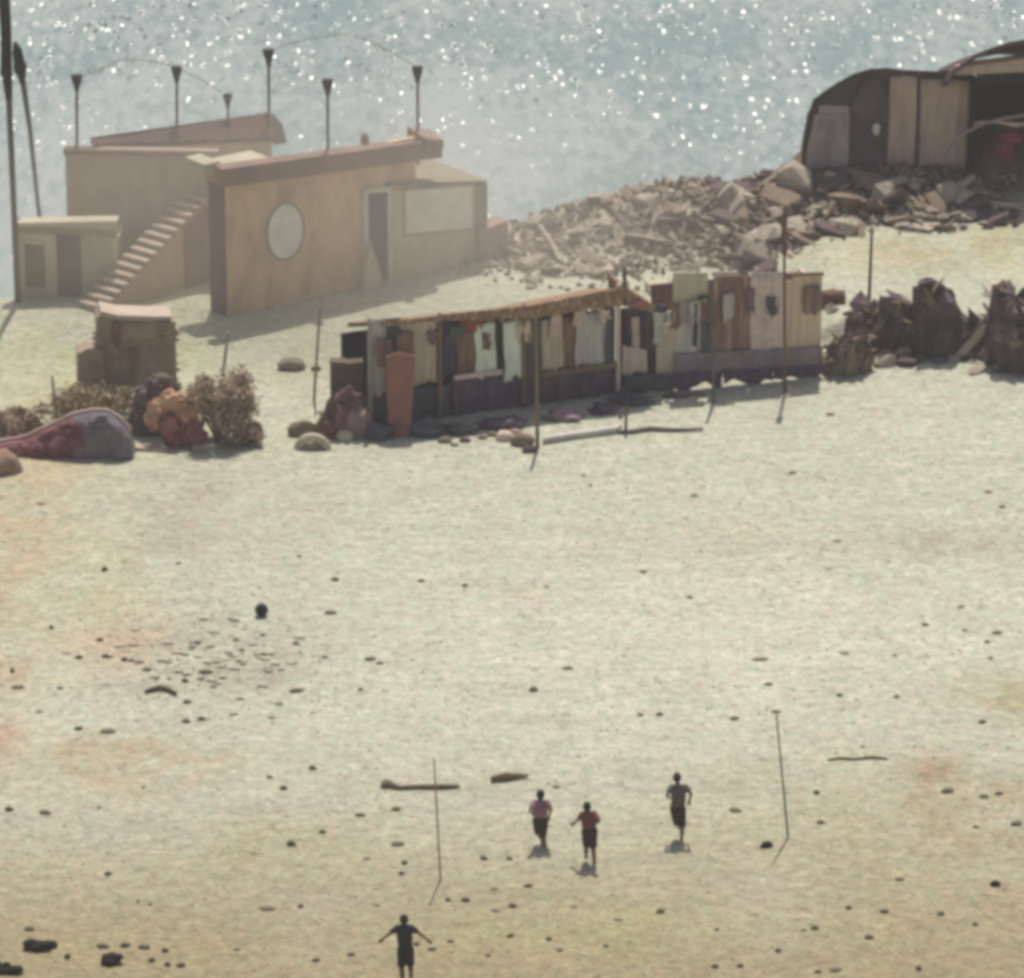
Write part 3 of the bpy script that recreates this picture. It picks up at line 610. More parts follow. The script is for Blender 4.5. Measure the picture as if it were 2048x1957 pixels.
bp('wall_panel', mat('olive_beige_sheet', (.58, .52, .36), (.44, .40, .27), 2, stretch=(4, 4, .4)), 1344, 1412, 545, 545, 606, 602, .03, .05)
bp('wall_panel', cl_grey, 1350, 1398, 606, 604, 750, 746, .05, .05)
bp('curtain', cl_slate, 1392, 1424, 640, 640, 748, 745, .03, 2, .03, seed=7, cloth=True)
m = MB(); m.tube([B.p(1386, 690, .12), B.p(1388, 605, .12), B.p(1396, 592, .12), B.p(1412, 592, .12), B.p(1418, 606, .12), B.p(1420, 660, .12)], .055, 8); m.build('arch_frame', cl_green, rb)
for i, x in enumerate((1424, 1442, 1460, 1478)):
    bp('wall_panel', cl_rust if i % 2 else cl_brown if i == 2 else cl_rust, x, x + 17.5, 552 - (i % 2) * 3, 551, 746, 744, .04 + .015 * (i % 2), .03)
bp('cloth_cover', cl_pink, 1496, 1562, 544, 542, 744, 740, .09, 5, .03, seed=11, cloth=True)
bp('wall_panel', mat('pale_top_rail', (.55, .47, .38), (.45, .38, .3)), 1420, 1470, 541, 541, 551, 550, .12, .06)
bp('wall_panel', cl_tan, 1562, 1580, 562, 562, 740, 739, .03, .04)
for x in (1580, 1600, 1620): bp('wall_panel', cl_tan, x, x + 19, 547, 546, 738, 736, .05 + (x % 3) * .012, .03)
bp('top_rail', wood_brown, 1572, 1641, 545, 543, 551, 549, .11, .06)
for i, (x0, x1) in enumerate(((1345, 1420), (1421, 1500), (1501, 1560), (1575, 1641))):
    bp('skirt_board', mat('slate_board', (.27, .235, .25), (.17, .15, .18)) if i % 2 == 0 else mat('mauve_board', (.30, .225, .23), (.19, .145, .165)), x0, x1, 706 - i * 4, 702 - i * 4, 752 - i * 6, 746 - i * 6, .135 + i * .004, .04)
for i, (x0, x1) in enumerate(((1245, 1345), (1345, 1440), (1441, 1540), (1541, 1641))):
    bp('base_shade_cloth', cl_deep if i else cl_navy, x0, x1, 748 - i * 6, 744 - i * 6, 784 - i * 10, 776 - i * 10, .19, 3, .04, seed=i * 3 + 1, cloth=True)  # dark strip of cloth painted over the shadow at the hut's foot

q_ = random.Random(5)
for f_, par_, xs_ in ((A, ra, (752, 790, 850, 896, 960, 1030, 1095, 1140, 1190)), (B, rb, (1258, 1300, 1335, 1372, 1440, 1488, 1525, 1600))):
    for x in xs_:
        t = q_.uniform(650, 690) - (x - 740) * .10; wd = q_.uniform(14, 34); hh = q_.uniform(28, 64)
        ap('patch', q_.choice((cl_grey, cl_brown, cl_pink, cl_mauve, cl_slate, cl_tan, cl_rust)), x, x + wd, t, t + q_.uniform(-8, 4), t + hh, t + hh + q_.uniform(-12, 8), .17, 2, .05, seed=x, cloth=True, f=f_, par=par_, gather=q_.uniform(-.2, .3))

# uprights standing on their own
def stake(name, top, foot, r_px, M_, label, cat='post', lean=0, group=None, knots=0):
    P = ground(*foot); T_ = onY(top[0], top[1], P.y + lean); m = MB(); rr = r_px * mpx(P)
    pts = [P - Vector((0, 0, .25))] + [lerp(P, T_, k / 6) + Vector((mnoise.noise((k, foot[0], 1)), mnoise.noise((k, foot[0], 7)), 0)) * rr * .8 for k in range(0, 7)]
    m.tube(pts, [rr * 1.1] + [rr * (1.1 - .05 * k) for k in range(7)], 8)
    for k in range(knots): m.lump(lerp(P, T_, .78 + .07 * k), (rr * 2.1, rr * 1.6, rr * 5), k + 2, .4, sub=2)
    return tag(m.build(name, M_, origin=P), label, cat, group)
stake('wooden_post', (1072, 636), (1075, 896), 4, wood_brown, 'brown post standing in front of the white and slate curtains of the thatched shack')
stake('wooden_post', (1421, 560), (1428, 806), 3.4, pole_grey, 'thin grey post standing alone in front of the left part of the sheet hut')
stake('wooden_post', (1568, 415), (1570, 784), 3.4, wood_red, 'tall red-brown post with knotted upper part in front of the sheet hut', knots=3)
stake('wooden_post', (1744, 455), (1737, 628), 3.6, pole_grey, 'thin grey post on the sand shelf right of the sheet hut')
stake('wooden_stake', (1253, 812), (1251, 868), 3.2, wood_red, 'short thin stake on open sand below the gap between the two huts', 'stake')
stake('wooden_stake', (456, 664), (446, 752), 3.5, pole_pale, 'thin pale stake rising out of the round dry bush', 'stake')
stake('wooden_stake', (640, 612), (628, 800), 3, pole_pale, 'slender pale stake on bare sand left of the thatched shack', 'stake')
stake('wooden_stake', (104, 752), (114, 846), 3.4, pole_pale, 'thin stake behind the dark red tarpaulin at the left', 'stake')
stake('goal_pole', (868, 1516), (881, 1760), 2.2, pole_pale, 'thin pole stuck in the sand, left of the running group', 'pole')
stake('goal_pole', (1553, 1430), (1576, 1676), 2.2, pole_grey, 'thin leaning pole stuck in the sand, right of the running group', 'pole')

# ------------------------------------------------------------------ CANVAS SHELTERS on the rubble
zb = 1.02
TT = Front((1600, 368), (1935, 352), zb)
r = empty('canvas_shelter', TT.g(1600), 'dark round-roofed canvas shelter with tan and grey panels at the left of the pair', 'shelter')
prof = [(1603, 291), (1610, 240), (1623, 199), (1645, 183), (1668, 167), (1704, 147), (1735, 138), (1770, 136), (1801, 140), (1868, 143), (1900, 140), (1935, 142)]
m = MB(); poly = [TT.g(1600), ] + [TT.p(x, y) for x, y in prof] + [TT.g(1935)]
poly = [TT.p(1600, 380)] + [TT.p(x, y) for x, y in prof] + [TT.p(1935, 372)]
m.prism(poly, Vector((.35, 2.9, -1.15))); m.build('frame_cover', canvas_dark, r)
tp = lambda nm, M_, *a, cloth=False, **k: ap(nm, M_, *a, f=TT, par=r, cloth=cloth, **k)
m = MB(); m.prism([TT.p(x, y, .05) for x, y in ((1608, 345), (1614, 290), (1626, 228), (1696, 226), (1696, 348))], -TT.n * .04); m.build('wall_panel', canvas_grey, r)
tp('light_strip', mat('pale_strip', (.42, .36, .31), (.34, .28, .25)), 1634, 1694, 210, 212, 226, 225, .07, .05)
m = MB(); m.prism([TT.p(x, y, .06) for x, y in ((1622, 222), (1628, 202), (1668, 174), (1704, 154), (1702, 210), (1640, 210))], -TT.n * .03); m.build('upper_flap', mat('olive_canvas', (.10, .085, .065), (.06, .05, .045)), r)
m = MB(); m.prism([TT.p(x, y, .09) for x, y in ((1696, 372), (1698, 210), (1722, 160), (1750, 158), (1768, 195), (1774, 260), (1776, 366))], -TT.n * .05); m.build('shadow_arch_flap', canvas_purple, r)  # dark sheet cut to stand in for the shadowed arch
m = MB(); m.lump(TT.p(1748, 256, .12), (.10, .03, .17), 2, .3); m.build('pale_patch', white_paint, r)
tp('curtain', canvas_tan, 1774, 1828, 152, 152, 346, 342, .06, 3, .04, cloth=True, seed=1)
tp('curtain', canvas_tan, 1834, 1940, 158, 160, 345, 340, .06, 5, .04, cloth=True, seed=5)
tp('seam_post', canvas_dark, 1827, 1835, 146, 146, 345, 345, .09, .06)
# second, taller arch with an open dark front
T2 = Front((1888, 362), (2200, 350), zb)
r2 = empty('canvas_shelter', T2.g(1890), 'higher arched shelter at the right edge with a black open front', 'shelter')
arc = [(1884, 150), (1892, 130), (1935, 99), (1968, 84), (2002, 73), (2048, 65), (2095, 66), (2140, 80), (2180, 110), (2200, 150)]
m = MB(); n = len(arc)
def aroof(u, v):
    px = lerp(1884, 2200, u); P = T2.p(px, np.interp(px, [a[0] for a in arc], [a[1] for a in arc]) + 2, .5) - T2.n * 4.2 * v; P.z -= 1.5 * v; return P, Vector((0, 0, 1))
m.grid(aroof, 40, 6, .12); m.build('roof', canvas_dark, r2)
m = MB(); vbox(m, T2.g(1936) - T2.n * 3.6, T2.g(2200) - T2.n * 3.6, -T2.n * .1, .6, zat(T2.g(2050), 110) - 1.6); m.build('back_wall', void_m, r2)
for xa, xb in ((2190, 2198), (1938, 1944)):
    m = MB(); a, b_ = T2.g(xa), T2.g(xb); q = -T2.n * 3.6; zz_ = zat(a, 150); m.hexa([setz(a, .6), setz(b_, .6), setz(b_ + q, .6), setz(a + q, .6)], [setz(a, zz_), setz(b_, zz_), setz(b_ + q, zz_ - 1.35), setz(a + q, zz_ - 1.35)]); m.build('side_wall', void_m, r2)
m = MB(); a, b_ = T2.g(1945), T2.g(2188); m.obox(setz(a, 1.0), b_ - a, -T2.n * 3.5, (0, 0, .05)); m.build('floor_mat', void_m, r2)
tp2 = lambda nm, M_, *a, cloth=False, **k: ap(nm, M_, *a, f=T2, par=r2, cloth=cloth, **k)
tp2('lintel', canvas_tan, 1900, 2200, 128, 92, 146, 132, .25, .12)
tp2('arch_band', mat('brown_band_canvas', (.20, .12, .085), (.12, .075, .06)), 1925, 2200, 118, 82, 126, 90, .35, .1)
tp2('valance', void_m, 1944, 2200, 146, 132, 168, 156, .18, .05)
m = MB(); pts = [T2.p(x, y, .35) for x, y in ((1888, 296), (1900, 276), (1925, 257), (1960, 240), (2000, 230), (2050, 222), (2110, 220))]; m.tube(pts, .045, 8)
tag(m.build('hose', mat('pale_hose', (.34, .28, .28), (.26, .21, .21))), 'pale hose curving up across the black opening of the arched shelter', 'hose')
m = MB(); P = T2.p(2020, 282, -.5); m.lump(P, (.3, .25, .2), 3, .3); m.lump(P + Vector((.25, 0, -.08)), (.2, .2, .16), 5, .3); m.lump(P + Vector((-.1, .1, -.55)), (.35, .3, .5), 8, .25)
tag(m.build('red_bundle', red_m, smooth=True), 'red bundle inside the dark opening of the arched shelter', 'bundle')

# ------------------------------------------------------------------ RUBBLE BANK
def hullmesh(name, dims, n, seed):
    q = random.Random(seed); bm = bmesh.new()
    for _ in range(n):
        v = Vector((q.uniform(-1, 1), q.uniform(-1, 1), q.uniform(-1, 1)))
        mx = max(abs(v.x), abs(v.y), abs(v.z)); v = v * (lerp(1, 1 / mx, .75))
        bm.verts.new((v.x * dims[0], v.y * dims[1], v.z * dims[2]))
    res = bmesh.ops.convex_hull(bm, input=bm.verts); 
    bmesh.ops.delete(bm, geom=list({g for g in res['geom_unused'] + res['geom_interior'] if isinstance(g, bmesh.types.BMVert)}), context='VERTS')
    me = bpy.data.meshes.new(name); bm.to_mesh(me); bm.free(); return me
kinds = [((1, .8, .45), 14), ((1, .9, .22), 12), ((1, .5, .3), 12), ((1, .25, .2), 10), ((1, .8, .75), 18), ((1, .7, .22), 11)]
PROTO = {}
for mi, M_ in enumerate((rock_pale, rock_brown, rock_dark)):
    for ki, (d, n) in enumerate(kinds):
        me_ = hullmesh('rubble', d, n, ki * 11 + mi); me_.materials.append(M_); PROTO[(mi, ki)] = me_
def mesh_obj(name, me_, loc, rot, sc, label, cat, group):
    o = bpy.data.objects.new(name, me_); C.objects.link(o); o.location = loc; o.rotation_euler = rot; o.scale = (sc,) * 3 if isinstance(sc, (int, float)) else sc
    return tag(o, label, cat, group)
RLAB = {0: 'pale broken concrete piece lying in the rubble bank', 1: 'brown broken block lying in the rubble bank', 2: 'dark broken lump lying in the rubble bank'}
cnt = 0; tries = 0
while cnt < 235 and tries < 5000:
    tries += 1
    px = rnd.uniform(900, 2060) if rnd.random() < .65 else rnd.uniform(1450, 2070); X = (px - 1024) * .0131; ty = interp(TX, TY, X); Y = ty + rnd.uniform(-.5, 6.2) ** 1.0
    if mound(X, Y) < .03 and rnd.random() < .7: continue
    if (X > 7.2 and Y > 143.6) or Y > crestY(X) + .5: continue
    if X < 0 and Y > shoreY(X) - .2: continue
    k = sstep(1, 8, X); u = rnd.random()
    mi = 0 if u < lerp(.66, .40, k) else (1 if u < lerp(.96, .70, k) else 2)  # pale share grows to the left, painting in the haze there
    ki = rnd.randrange(6); s = rnd.choice((.15, .18, .22, .26, .32, .38, .46)) * lerp(1.2, 1.15, k) * (1.5 if ki == 3 else 1) * lerp(.85, 1.1, k)
    mesh_obj('rubble_piece', PROTO[(mi, ki)], (X, Y, gz(X, Y) + s * .18), (rnd.uniform(-.5, .5), rnd.uniform(-.5, .5), rnd.uniform(0, 6.3)), s, RLAB[mi], 'rubble', 'broken pieces of the rubble bank')
    cnt += 1
m = MB(); small = []
bmv = [(1, 0, 0), (-.9, .2, .1), (.1, 1, 0), (0, -.8, .1), (.1, .1, .7), (0, 0, -.7)]
bf = [(0, 2, 4), (2, 1, 4), (1, 3, 4), (3, 0, 4), (2, 0, 5), (1, 2, 5), (3, 1, 5), (0, 3, 5)]
for _ in range(4000):
    px = rnd.uniform(880, 2080); X = (px - 1024) * .0131; ty = interp(TX, TY, X); Y = ty + rnd.gauss(2.2, 2.2)
    if (X > 7.2 and Y > 144.3) or Y < ty - .9 or (mound(X, Y) < .02 and rnd.random() < .8) or Y > crestY(X) + 1: continue
    s = rnd.uniform(.05, .17); k = sstep(1, 8, X); m.cur = 0 if rnd.random() < lerp(.6, .28, k) else rnd.choice((1, 2))  # grit likewise paler to the left for the haze
    q = Quaternion((rnd.gauss(0, 1), rnd.gauss(0, 1), rnd.gauss(0, 1), rnd.gauss(0, 1))).normalized(); sx, sy, sz = rnd.uniform(.7, 1.6), rnd.uniform(.5, 1.1), rnd.uniform(.4, 1)
    P = Vector((X, Y, gz(X, Y) + s * .3)); m.add([P + q @ Vector((v[0] * sx * s, v[1] * sy * s, v[2] * sz * s)) for v in bmv], bf)
tag(m.build('rubble_grit', [rock_pale, rock_brown, rock_dark], origin=(0, 140, 0)), 'small broken grit filling the rubble bank', 'rubble', kind='stuff')
q_ = random.Random(31)
for _ in range(70):
    px, py = q_.choice(((q_.uniform(1655, 1830), q_.uniform(655, 735)), (q_.uniform(1940, 2060), q_.uniform(600, 750)), (q_.uniform(1650, 2050), q_.uniform(690, 728)))); P = at(px, py, 0)
    if P.y > interp(BX, BY, P.x) + .3: P.z = .55
    mi = q_.choice((0, 0, 1, 1, 2)); sz = q_.uniform(.12, .36)
    mesh_obj('rubble_piece', PROTO[(mi, q_.randrange(6))], Vector((P.x, P.y, gz(P.x, P.y) + sz * .3)), (q_.uniform(-.8, .8), q_.uniform(-.8, .8), q_.uniform(0, 6.3)), sz,
             ('pale', 'brown', 'dark')[mi] + ' broken piece in the jumble along the right sand bank', 'rubble', 'broken pieces along the right sand bank')
# slabs and beams that stand out
def slab(name, p0, p1, h_px, M_, label, cat='slab', dep=.5, lift=.1, tilt=0.0):
    P, Q = ground(*p0), ground(*p1); hh = h_px * mpx(P); m = MB(); d = Q - P; nrm = Vector((-d.y, d.x, 0)).normalized()
    if nrm.y < 0: nrm = -nrm
    up = Vector((0, 0, hh)); a = P + Vector((0, 0, lift - .1)); b_ = Q + Vector((0, 0, lift - .1))
    m.hexa([a, b_, b_ + nrm * dep + up * tilt, a + nrm * dep + up * tilt], [a + up, b_ + up * .9, b_ + nrm * dep + up * (1 + tilt), a + nrm * dep + up * (.95 + tilt)])
    return tag(m.build(name, M_), label, cat)
slab('concrete_slab', (1178, 552), (1228, 548), 9, rock_pale, 'pale flat slab at the foot of the rubble, left of the thin black shadow line', dep=1.0)
slab('concrete_slab', (1300, 590), (1335, 588), 20, cream_stone, 'pale cream block lying behind the gable of the thatched shack', dep=.5)
slab('concrete_slab', (940, 540), (985, 536), 7, rock_pale, 'pale narrow slab beside the low pink wall of the beach house', dep=.6)
slab('concrete_slab', (1435, 448), (1480, 446), 9, rock_pale, 'pale flat slab high on the rubble bank', dep=.7)
slab('concrete_slab', (1815, 462), (1860, 468), 9, rock_pale, 'pale slab lying on the dark part of the rubble below the shelters', dep=.7)
m = MB(); P, Q = ground(1080, 478), ground(1122, 532); m.tube([P + Vector((0, 0, .35)), lerp(P, Q, .5) + Vector((0, 0, .3)), Q + Vector((0, 0, .12))], .07, 8)
tag(m.build('concrete_beam', rock_pale), 'pale beam slanting down the left part of the rubble', 'beam')

# ------------------------------------------------------------------ RIGHT END: dark heap, bank stones
def heap(name, outline, base, dep, M_, label, cat, amp=.12, seed=0, group=None, shards=0):
    """A slumped heap: the outline gives its ridge, which falls away to the ground in front and behind."""
    P0 = ground(*base); m = MB(); xs_ = [o[0] for o in outline]; ys_ = [o[1] for o in outline]
    def top(u):
        px = lerp(xs_[0], xs_[-1], u); return onY(px, float(np.interp(px, xs_, ys_)) + (9 * mnoise.noise((px * .07, seed, 2)) + 6 * mnoise.noise((px * .2, seed, 4))) * (1 if shards > 20 else .3), P0.y)
    def fn(u, v):
        T_ = top(u); g = gz(T_.x, T_.y) - .1; h = max(.03, T_.z - g); a = v * math.pi
        y = P0.y - math.cos(a) * dep * (.35 + .65 * math.sin(math.pi * min(.97, max(.03, u)))); k = math.sin(a) ** (.62 if shards > 20 else .42)
        p = Vector((T_.x, y, g + h * k)); nn = mnoise.noise((p.x * 1.7 + seed, p.y * 1.7, p.z * 1.7)) * amp + mnoise.noise((p.x * 5 + seed, p.y * 5, p.z * 5)) * amp * .5 + (.5 - abs(mnoise.noise((p.x * 2.6 + seed, 3, p.z * 1.4)))) * amp * 1.6
        p += Vector((0, -nn, nn * .5 * k)); return p, Vector((0, 0, 1))
    m.grid(fn, 44, 26, .05); q = random.Random(seed)
    for _ in range(shards):
        p, _n = fn(q.uniform(.06, .94), q.uniform(.08, .55)); sz = q.uniform(.06, .24); m.cur = q.choice((0, 1, 1, 2)); qq = Quaternion((q.gauss(0, 1), q.gauss(0, 1), q.gauss(0, 1), q.gauss(0, 1))).normalized()
        ex = q.uniform(.8, 2.6); m.add([p + qq @ Vector((v[0] * ex * sz, v[1] * sz, v[2] * sz * .6)) for v in bmv], bf)
    return tag(m.build(name, [M_, rock_brown, rock_dark] if shards else M_, smooth=False), label, cat, group)
hp = ground(1880, 712)
Hf = Front((1820, 700), (1960, 702))
poly = [(1824, 573), (1842, 566), (1860, 558), (1880, 566), (1899, 578), (1910, 600), (1916, 622), (1938, 640), (1962, 656), (1945, 690), (1890, 712), (1848, 706), (1838, 660)]
heap('tarpaulin_pile', [(1822, 690), (1825, 575), (1842, 567), (1860, 557), (1880, 566), (1899, 580), (1910, 602), (1916, 620), (1938, 641), (1962, 658), (1968, 690)], (1890, 706), .42, canvas_purple, 'tall dark purple tarpaulin-covered pile with a peaked top on the right sand bank', 'pile', .24, 21, shards=14)
heap('dark_heap', [(1690, 640), (1705, 622), (1740, 606), (1790, 600), (1830, 628), (1850, 700)], (1770, 700), .55, canvas_purple, 'low dark heap under the sand bank, left of the peaked tarpaulin pile', 'heap', .22, 4, shards=50)
heap('dark_heap', [(1972, 640), (1984, 585), (2010, 578), (2040, 592), (2080, 600), (2130, 700)], (2040, 725), .8, rock_dark, 'dark brown heap cut by the right edge of the picture', 'heap', .28, 8, shards=60)
heap('stone_pile', [(1646, 720), (1672, 680), (1700, 668), (1728, 676), (1744, 720)], (1695, 738), .5, rock_brown, 'low brown stone pile at the right end of the sheet hut', 'stones', .2, 12, shards=60)
m = MB(); P = ground(1914, 722); a = P + Vector((0, 0, .06)); b_ = onY(1968, 656, P.y + .1); m.hexa([a, a + Vector((.16, .02, 0)), b_ + Vector((.16, .02, 0)), b_], [a + Vector((-.04, .05, .09)), a + Vector((.12, .07, .09)), b_ + Vector((.1, .07, .09)), b_ + Vector((-.04, .05, .09))])
tag(m.build('pale_plank', wood_pale), 'pale plank leaning against the peaked tarpaulin pile', 'plank')
m = MB(); P = ground(1664, 606); m.obox(P + Vector((-.32, -.2, -.05)), (.66, .03, 0), (0, .4, 0), (0, 0, .32)); m.lump(P + Vector((0, 0, .25)), (.3, .2, .12), 2, .3)
tag(m.build('crate', wood_red), 'small dark brown crate on the sand behind the right end of the sheet hut', 'crate')
def stone(px, py, wpx, hpx, M_, name, label, cat, group=None, seed=0, sub=2, amp=.3):
    P = ground(px, py); k = mpx(P); m = MB(); a, h = wpx * k / 2, hpx * k / 2 / .93
    m.lump(P + Vector((0, 0, h * .45)), (a, max(h * .8, a * .55), h), seed, amp, sub=sub); return tag(m.build(name, M_, origin=P, smooth=True), label, cat, group)
for i, (x, y, w_, h_, M_) in enumerate(((1765, 722, 40, 20, rock_pale), (1805, 724, 34, 18, rock_brown), (1840, 724, 30, 18, rock_dark), (1875, 724, 44, 14, cl_slate), (1748, 726, 24, 18, rock_brown), (1908, 722, 30, 16, rock_pale), (1690, 748, 22, 22, rock_pale), (1655, 748, 26, 24, rock_brown), (1720, 748, 26, 20, rock_dark), (1985, 742, 40, 18, rock_pale), (2010, 735, 44, 22, rock_brown), (1950, 716, 30, 20, rock_brown))):
    stone(x, y, w_, h_, M_, 'bank_stone', 'rough stone in the row along the foot of the right sand bank', 'stone', 'stones along the foot of the right sand bank', i + 30)

# ------------------------------------------------------------------ LEFT: ruin block, bushes, tarpaulin, cloth bundle
K = Front((197, 792), (356, 784))
r = empty('ruined_block', K.a, 'square weathered concrete stump with its sunlit top rim painted pale, left of the thatched shack', 'ruin')
m = MB(); f_ = [K.p(199, 800), K.p(354, 792), K.p(354, 644), K.p(300, 646), K.p(250, 644), K.p(199, 636)]; m.prism(f_, -K.n * .75)
q_ = random.Random(12)
for _ in range(70):
    e = q_.random(); p = K.p(q_.choice((199, 354)) + q_.uniform(-3, 3), q_.uniform(650, 790), 0) if e < .45 else K.p(q_.uniform(200, 352), q_.uniform(650, 790), 0)
    sz = q_.uniform(.05, .16); m.add([p + Vector((v[0] * sz * 1.3, v[1] * sz * .5, v[2] * sz)) for v in [(1, 0, 0), (-.9, .2, .1), (.1, 1, 0), (0, -.8, .1), (.1, .1, .7), (0, 0, -.7)]], [(0, 2, 4), (2, 1, 4), (1, 3, 4), (3, 0, 4), (2, 0, 5), (1, 2, 5), (3, 1, 5), (0, 3, 5)])
m.build('body', block_m, r)
m = MB(); m.prism([K.p(x, y, .04) for x, y in ((203, 632), (232, 640), (300, 643), (345, 640), (348, 633), (300, 632), (240, 630), (207, 622))], -K.n * .85); m.build('top_rim', block_top, r)
m = MB(); m.prism([K.p(x, y, .14) for x, y in ((156, 790), (212, 790), (208, 696), (178, 694), (158, 704))], -K.n * .6); m.build('shoulder', block_m, r)
m = MB(); m.lump(K.p(268, 706, .03), (.12, .08, .14), 3, .4); m.lump(K.p(236, 668, .03), (.13, .06, .36), 4, .4); m.build('cavity', cl_brown, r)
def bush(px, base, wpx, hpx, dep, leafm, label, n=2600, seed=0, grp=None):
    q = random.Random(seed); P = ground(px, base); k = mpx(P); rx, rz = wpx * k / 2, hpx * k / .95
    r = empty('dry_bush', P, label, 'bush', grp); m = MB()
    cl = [(Vector((q.uniform(-.75, .75) * rx, q.uniform(-.7, .7) * dep, q.uniform(.25, .8) * rz)), q.uniform(.16, .46)) for _ in range(30)]
    for _ in range(n):
        c, s = q.choice(cl); d = Vector((q.gauss(0, 1), q.gauss(0, 1), q.gauss(0, 1))).normalized() * (q.random() ** .55)
        p = c + Vector((d.x * rx * s, d.y * dep * s, d.z * rz * s * .75))
        if p.z < .02: p.z = q.uniform(.02, .2)
        l = q.uniform(.025, .07); u = Vector((q.gauss(0, 1), q.gauss(0, 1), q.gauss(0, .8))).normalized(); v = u.cross(Vector((q.gauss(0, 1), q.gauss(0, 1), q.gauss(0, 1)))).normalized()
        m.add([P + p + u * l, P + p + v * l * .5, P + p - u * l, P + p - v * l * .5], [(0, 1, 2, 3)])
    m.build('foliage', leafm, r)
    m = MB()
    for c, s in cl: m.tube([P + Vector((c.x * .15, c.y * .15, 0)), P + Vector((c.x * .5, c.y * .5, c.z * .55)), P + c], [.025, .018, .006], 5)
    m.build('stem', wood_brown, r)
bush(440, 880, 165, 138, .85, bush_leaf2, 'large round dry brown bush right of the concrete stump', 9000, 3)
bush(190, 836, 190, 66, .7, bush_leaf, 'low olive bush at the foot of the concrete stump', 5000, 5)
bush(40, 876, 130, 62, .7, bush_leaf2, 'low brown bush at the left edge behind the dark red tarpaulin', 4200, 8)
bush(500, 884, 70, 50, .5, bush_leaf2, 'small dark scrub at the right foot of the round bush', 2600, 9)
# tarpaulin heap whose sun-lit upper edge is a tube painted pale
r_line = [(-60, 900), (0, 884), (49, 876), (98, 853), (147, 830), (183, 822), (215, 822), (240, 838), (262, 862), (270, 905)]
P0 = ground(150, 905)
r = empty('tarpaulin_heap', P0, 'long low heap under dark red and grey tarpaulin with its sunlit upper edge painted pale, far left', 'tarpaulin')
def tsurf(u, v, lo, hi):
    px = lerp(lo, hi, u); y = float(np.interp(px, [a[0] for a in r_line], [a[1] for a in r_line])); T_ = onY(px, y, P0.y); h = T_.z - gz(T_.x, P0.y) + .1
    a = v * math.pi; k = math.sin(min(a, math.pi)) ** .4; p = Vector((T_.x, P0.y - math.cos(a) * .42, gz(T_.x, P0.y) - .1 + h * k))
    nn = .15 * mnoise.noise((p.x * 2.5, p.y * 4, p.z * 3)) + .07 * mnoise.noise((p.x * 8, p.y * 8, p.z * 8)) + .14 * (.5 - abs(mnoise.noise((p.x * 1.9, 5, p.z * 1.2)))); p.y -= nn * min(1, max(0, math.cos(a) * 3)); return p, Vector((0, 0, 1))
m = MB(); m.grid(lambda u, v: tsurf(u, v, -60, 270), 74, 30, .03)
for k_, f__ in enumerate(m.f):
    c = m.v[f__[0]]; m.mi[k_] = 1 if (c.x - onY(160, 850, P0.y).x) + .9 * mnoise.noise((c.x * 1.3, 2, c.z * 2.2)) > 0 else 0
m.build('sheet', [tarp_red, tarp_grey], r, smooth=False)
m = MB(); m.tube([tsurf(i / 40, .5, -60, 262)[0] + Vector((0, -.02, .02)) for i in range(41)], [.06 + .03 * mnoise.noise((i * .5, 1, 1)) for i in range(41)], 8); m.build('sunlit_edge', tarp_rim, r, smooth=True)
heap('sand_mound', [(-50, 925), (-20, 905), (10, 900), (32, 912), (46, 938)], (5, 942), .4, mat('pinkish_sand', (.34, .22, .16), (.26, .17, .13)), 'small pinkish mound in front of the tarpaulin at the left edge', 'mound', .06, 2)
# orange and red cloth bundle
m = MB()
for i, (x, y, w_, h_) in enumerate(((350, 806, 62, 50), (322, 822, 56, 54), (372, 830, 46, 50), (310, 842, 40, 40))):
    P = onY(x, y, ground(355, 892).y - .02 * i + .2); k = mpx(P); m.lump(P, (w_ * k / 2, .22, h_ * k / 2), i, .45, 2.2)
tag(m.build('cloth_bundle', cl_bundle, smooth=False), 'crumpled orange cloth heaped in front of the concrete stump', 'cloth')
m = MB()
for i, (x, y, w_, h_) in enumerate(((378, 866, 66, 64), (352, 880, 50, 50), (396, 880, 40, 46), (340, 852, 44, 44))):
    P = onY(x, y, ground(355, 894).y - .02 * i + .1); k = mpx(P); m.lump(P, (w_ * k / 2, .2, h_ * k / 2), i + 9, .5, 2.4)
tag(m.build('cloth_bundle', cl_wine, smooth=False), 'crumpled dull red cloth below the orange cloth, beside the round bush', 'cloth')
heap('dark_cloth', [(250, 860), (270, 790), (300, 752), (340, 760), (350, 800), (352, 880)], (300, 862), .35, mat('plum_cloth', (.20, .145, .145), (.11, .08, .09), 2), 'dull plum cloth slumped against the front of the concrete stump', 'cloth', .2, 6, shards=10)
slab('pale_board', (268, 902), (332, 906), 8, wood_pale, 'flat pale board on sand right of the tarpaulin heap', 'board', .25, .08)
slab('pale_board', (386, 904), (436, 900), 12, wood_pale, 'thicker pale board on sand below the round bush', 'board', .2, .08)
stone(582, 738, 58, 30, mat('grey_brown_stone', (.36, .30, .24), (.27, .22, .18)), 'flat_stone', 'flat grey-brown stone on open sand behind the round bush', 'stone', seed=3, sub=3)
stone(606, 870, 60, 36, rock_brown, 'earth_clod', 'dark brown clod between the round bush and the shack', 'clod', seed=6, sub=3)
stone(632, 741, 20, 12, stone_dark, 'dark_stone', 'small dark stone beside the slender stake left of the shack', 'stone', seed=6)
m = MB(); P = ground(625, 898)
for i in range(18):
    a = math.pi * i / 17; p = P + Vector((math.cos(a) * .36, 0, math.sin(a) * .30)); 
m.tube([P + Vector((math.cos(math.pi * i / 16) * .36, .02, -.05 + math.sin(math.pi * i / 16) * .34)) for i in range(17)], .11, 10); m.lump(P + Vector((.02, .25, .02)), (.3, .25, .2), 2, .2)
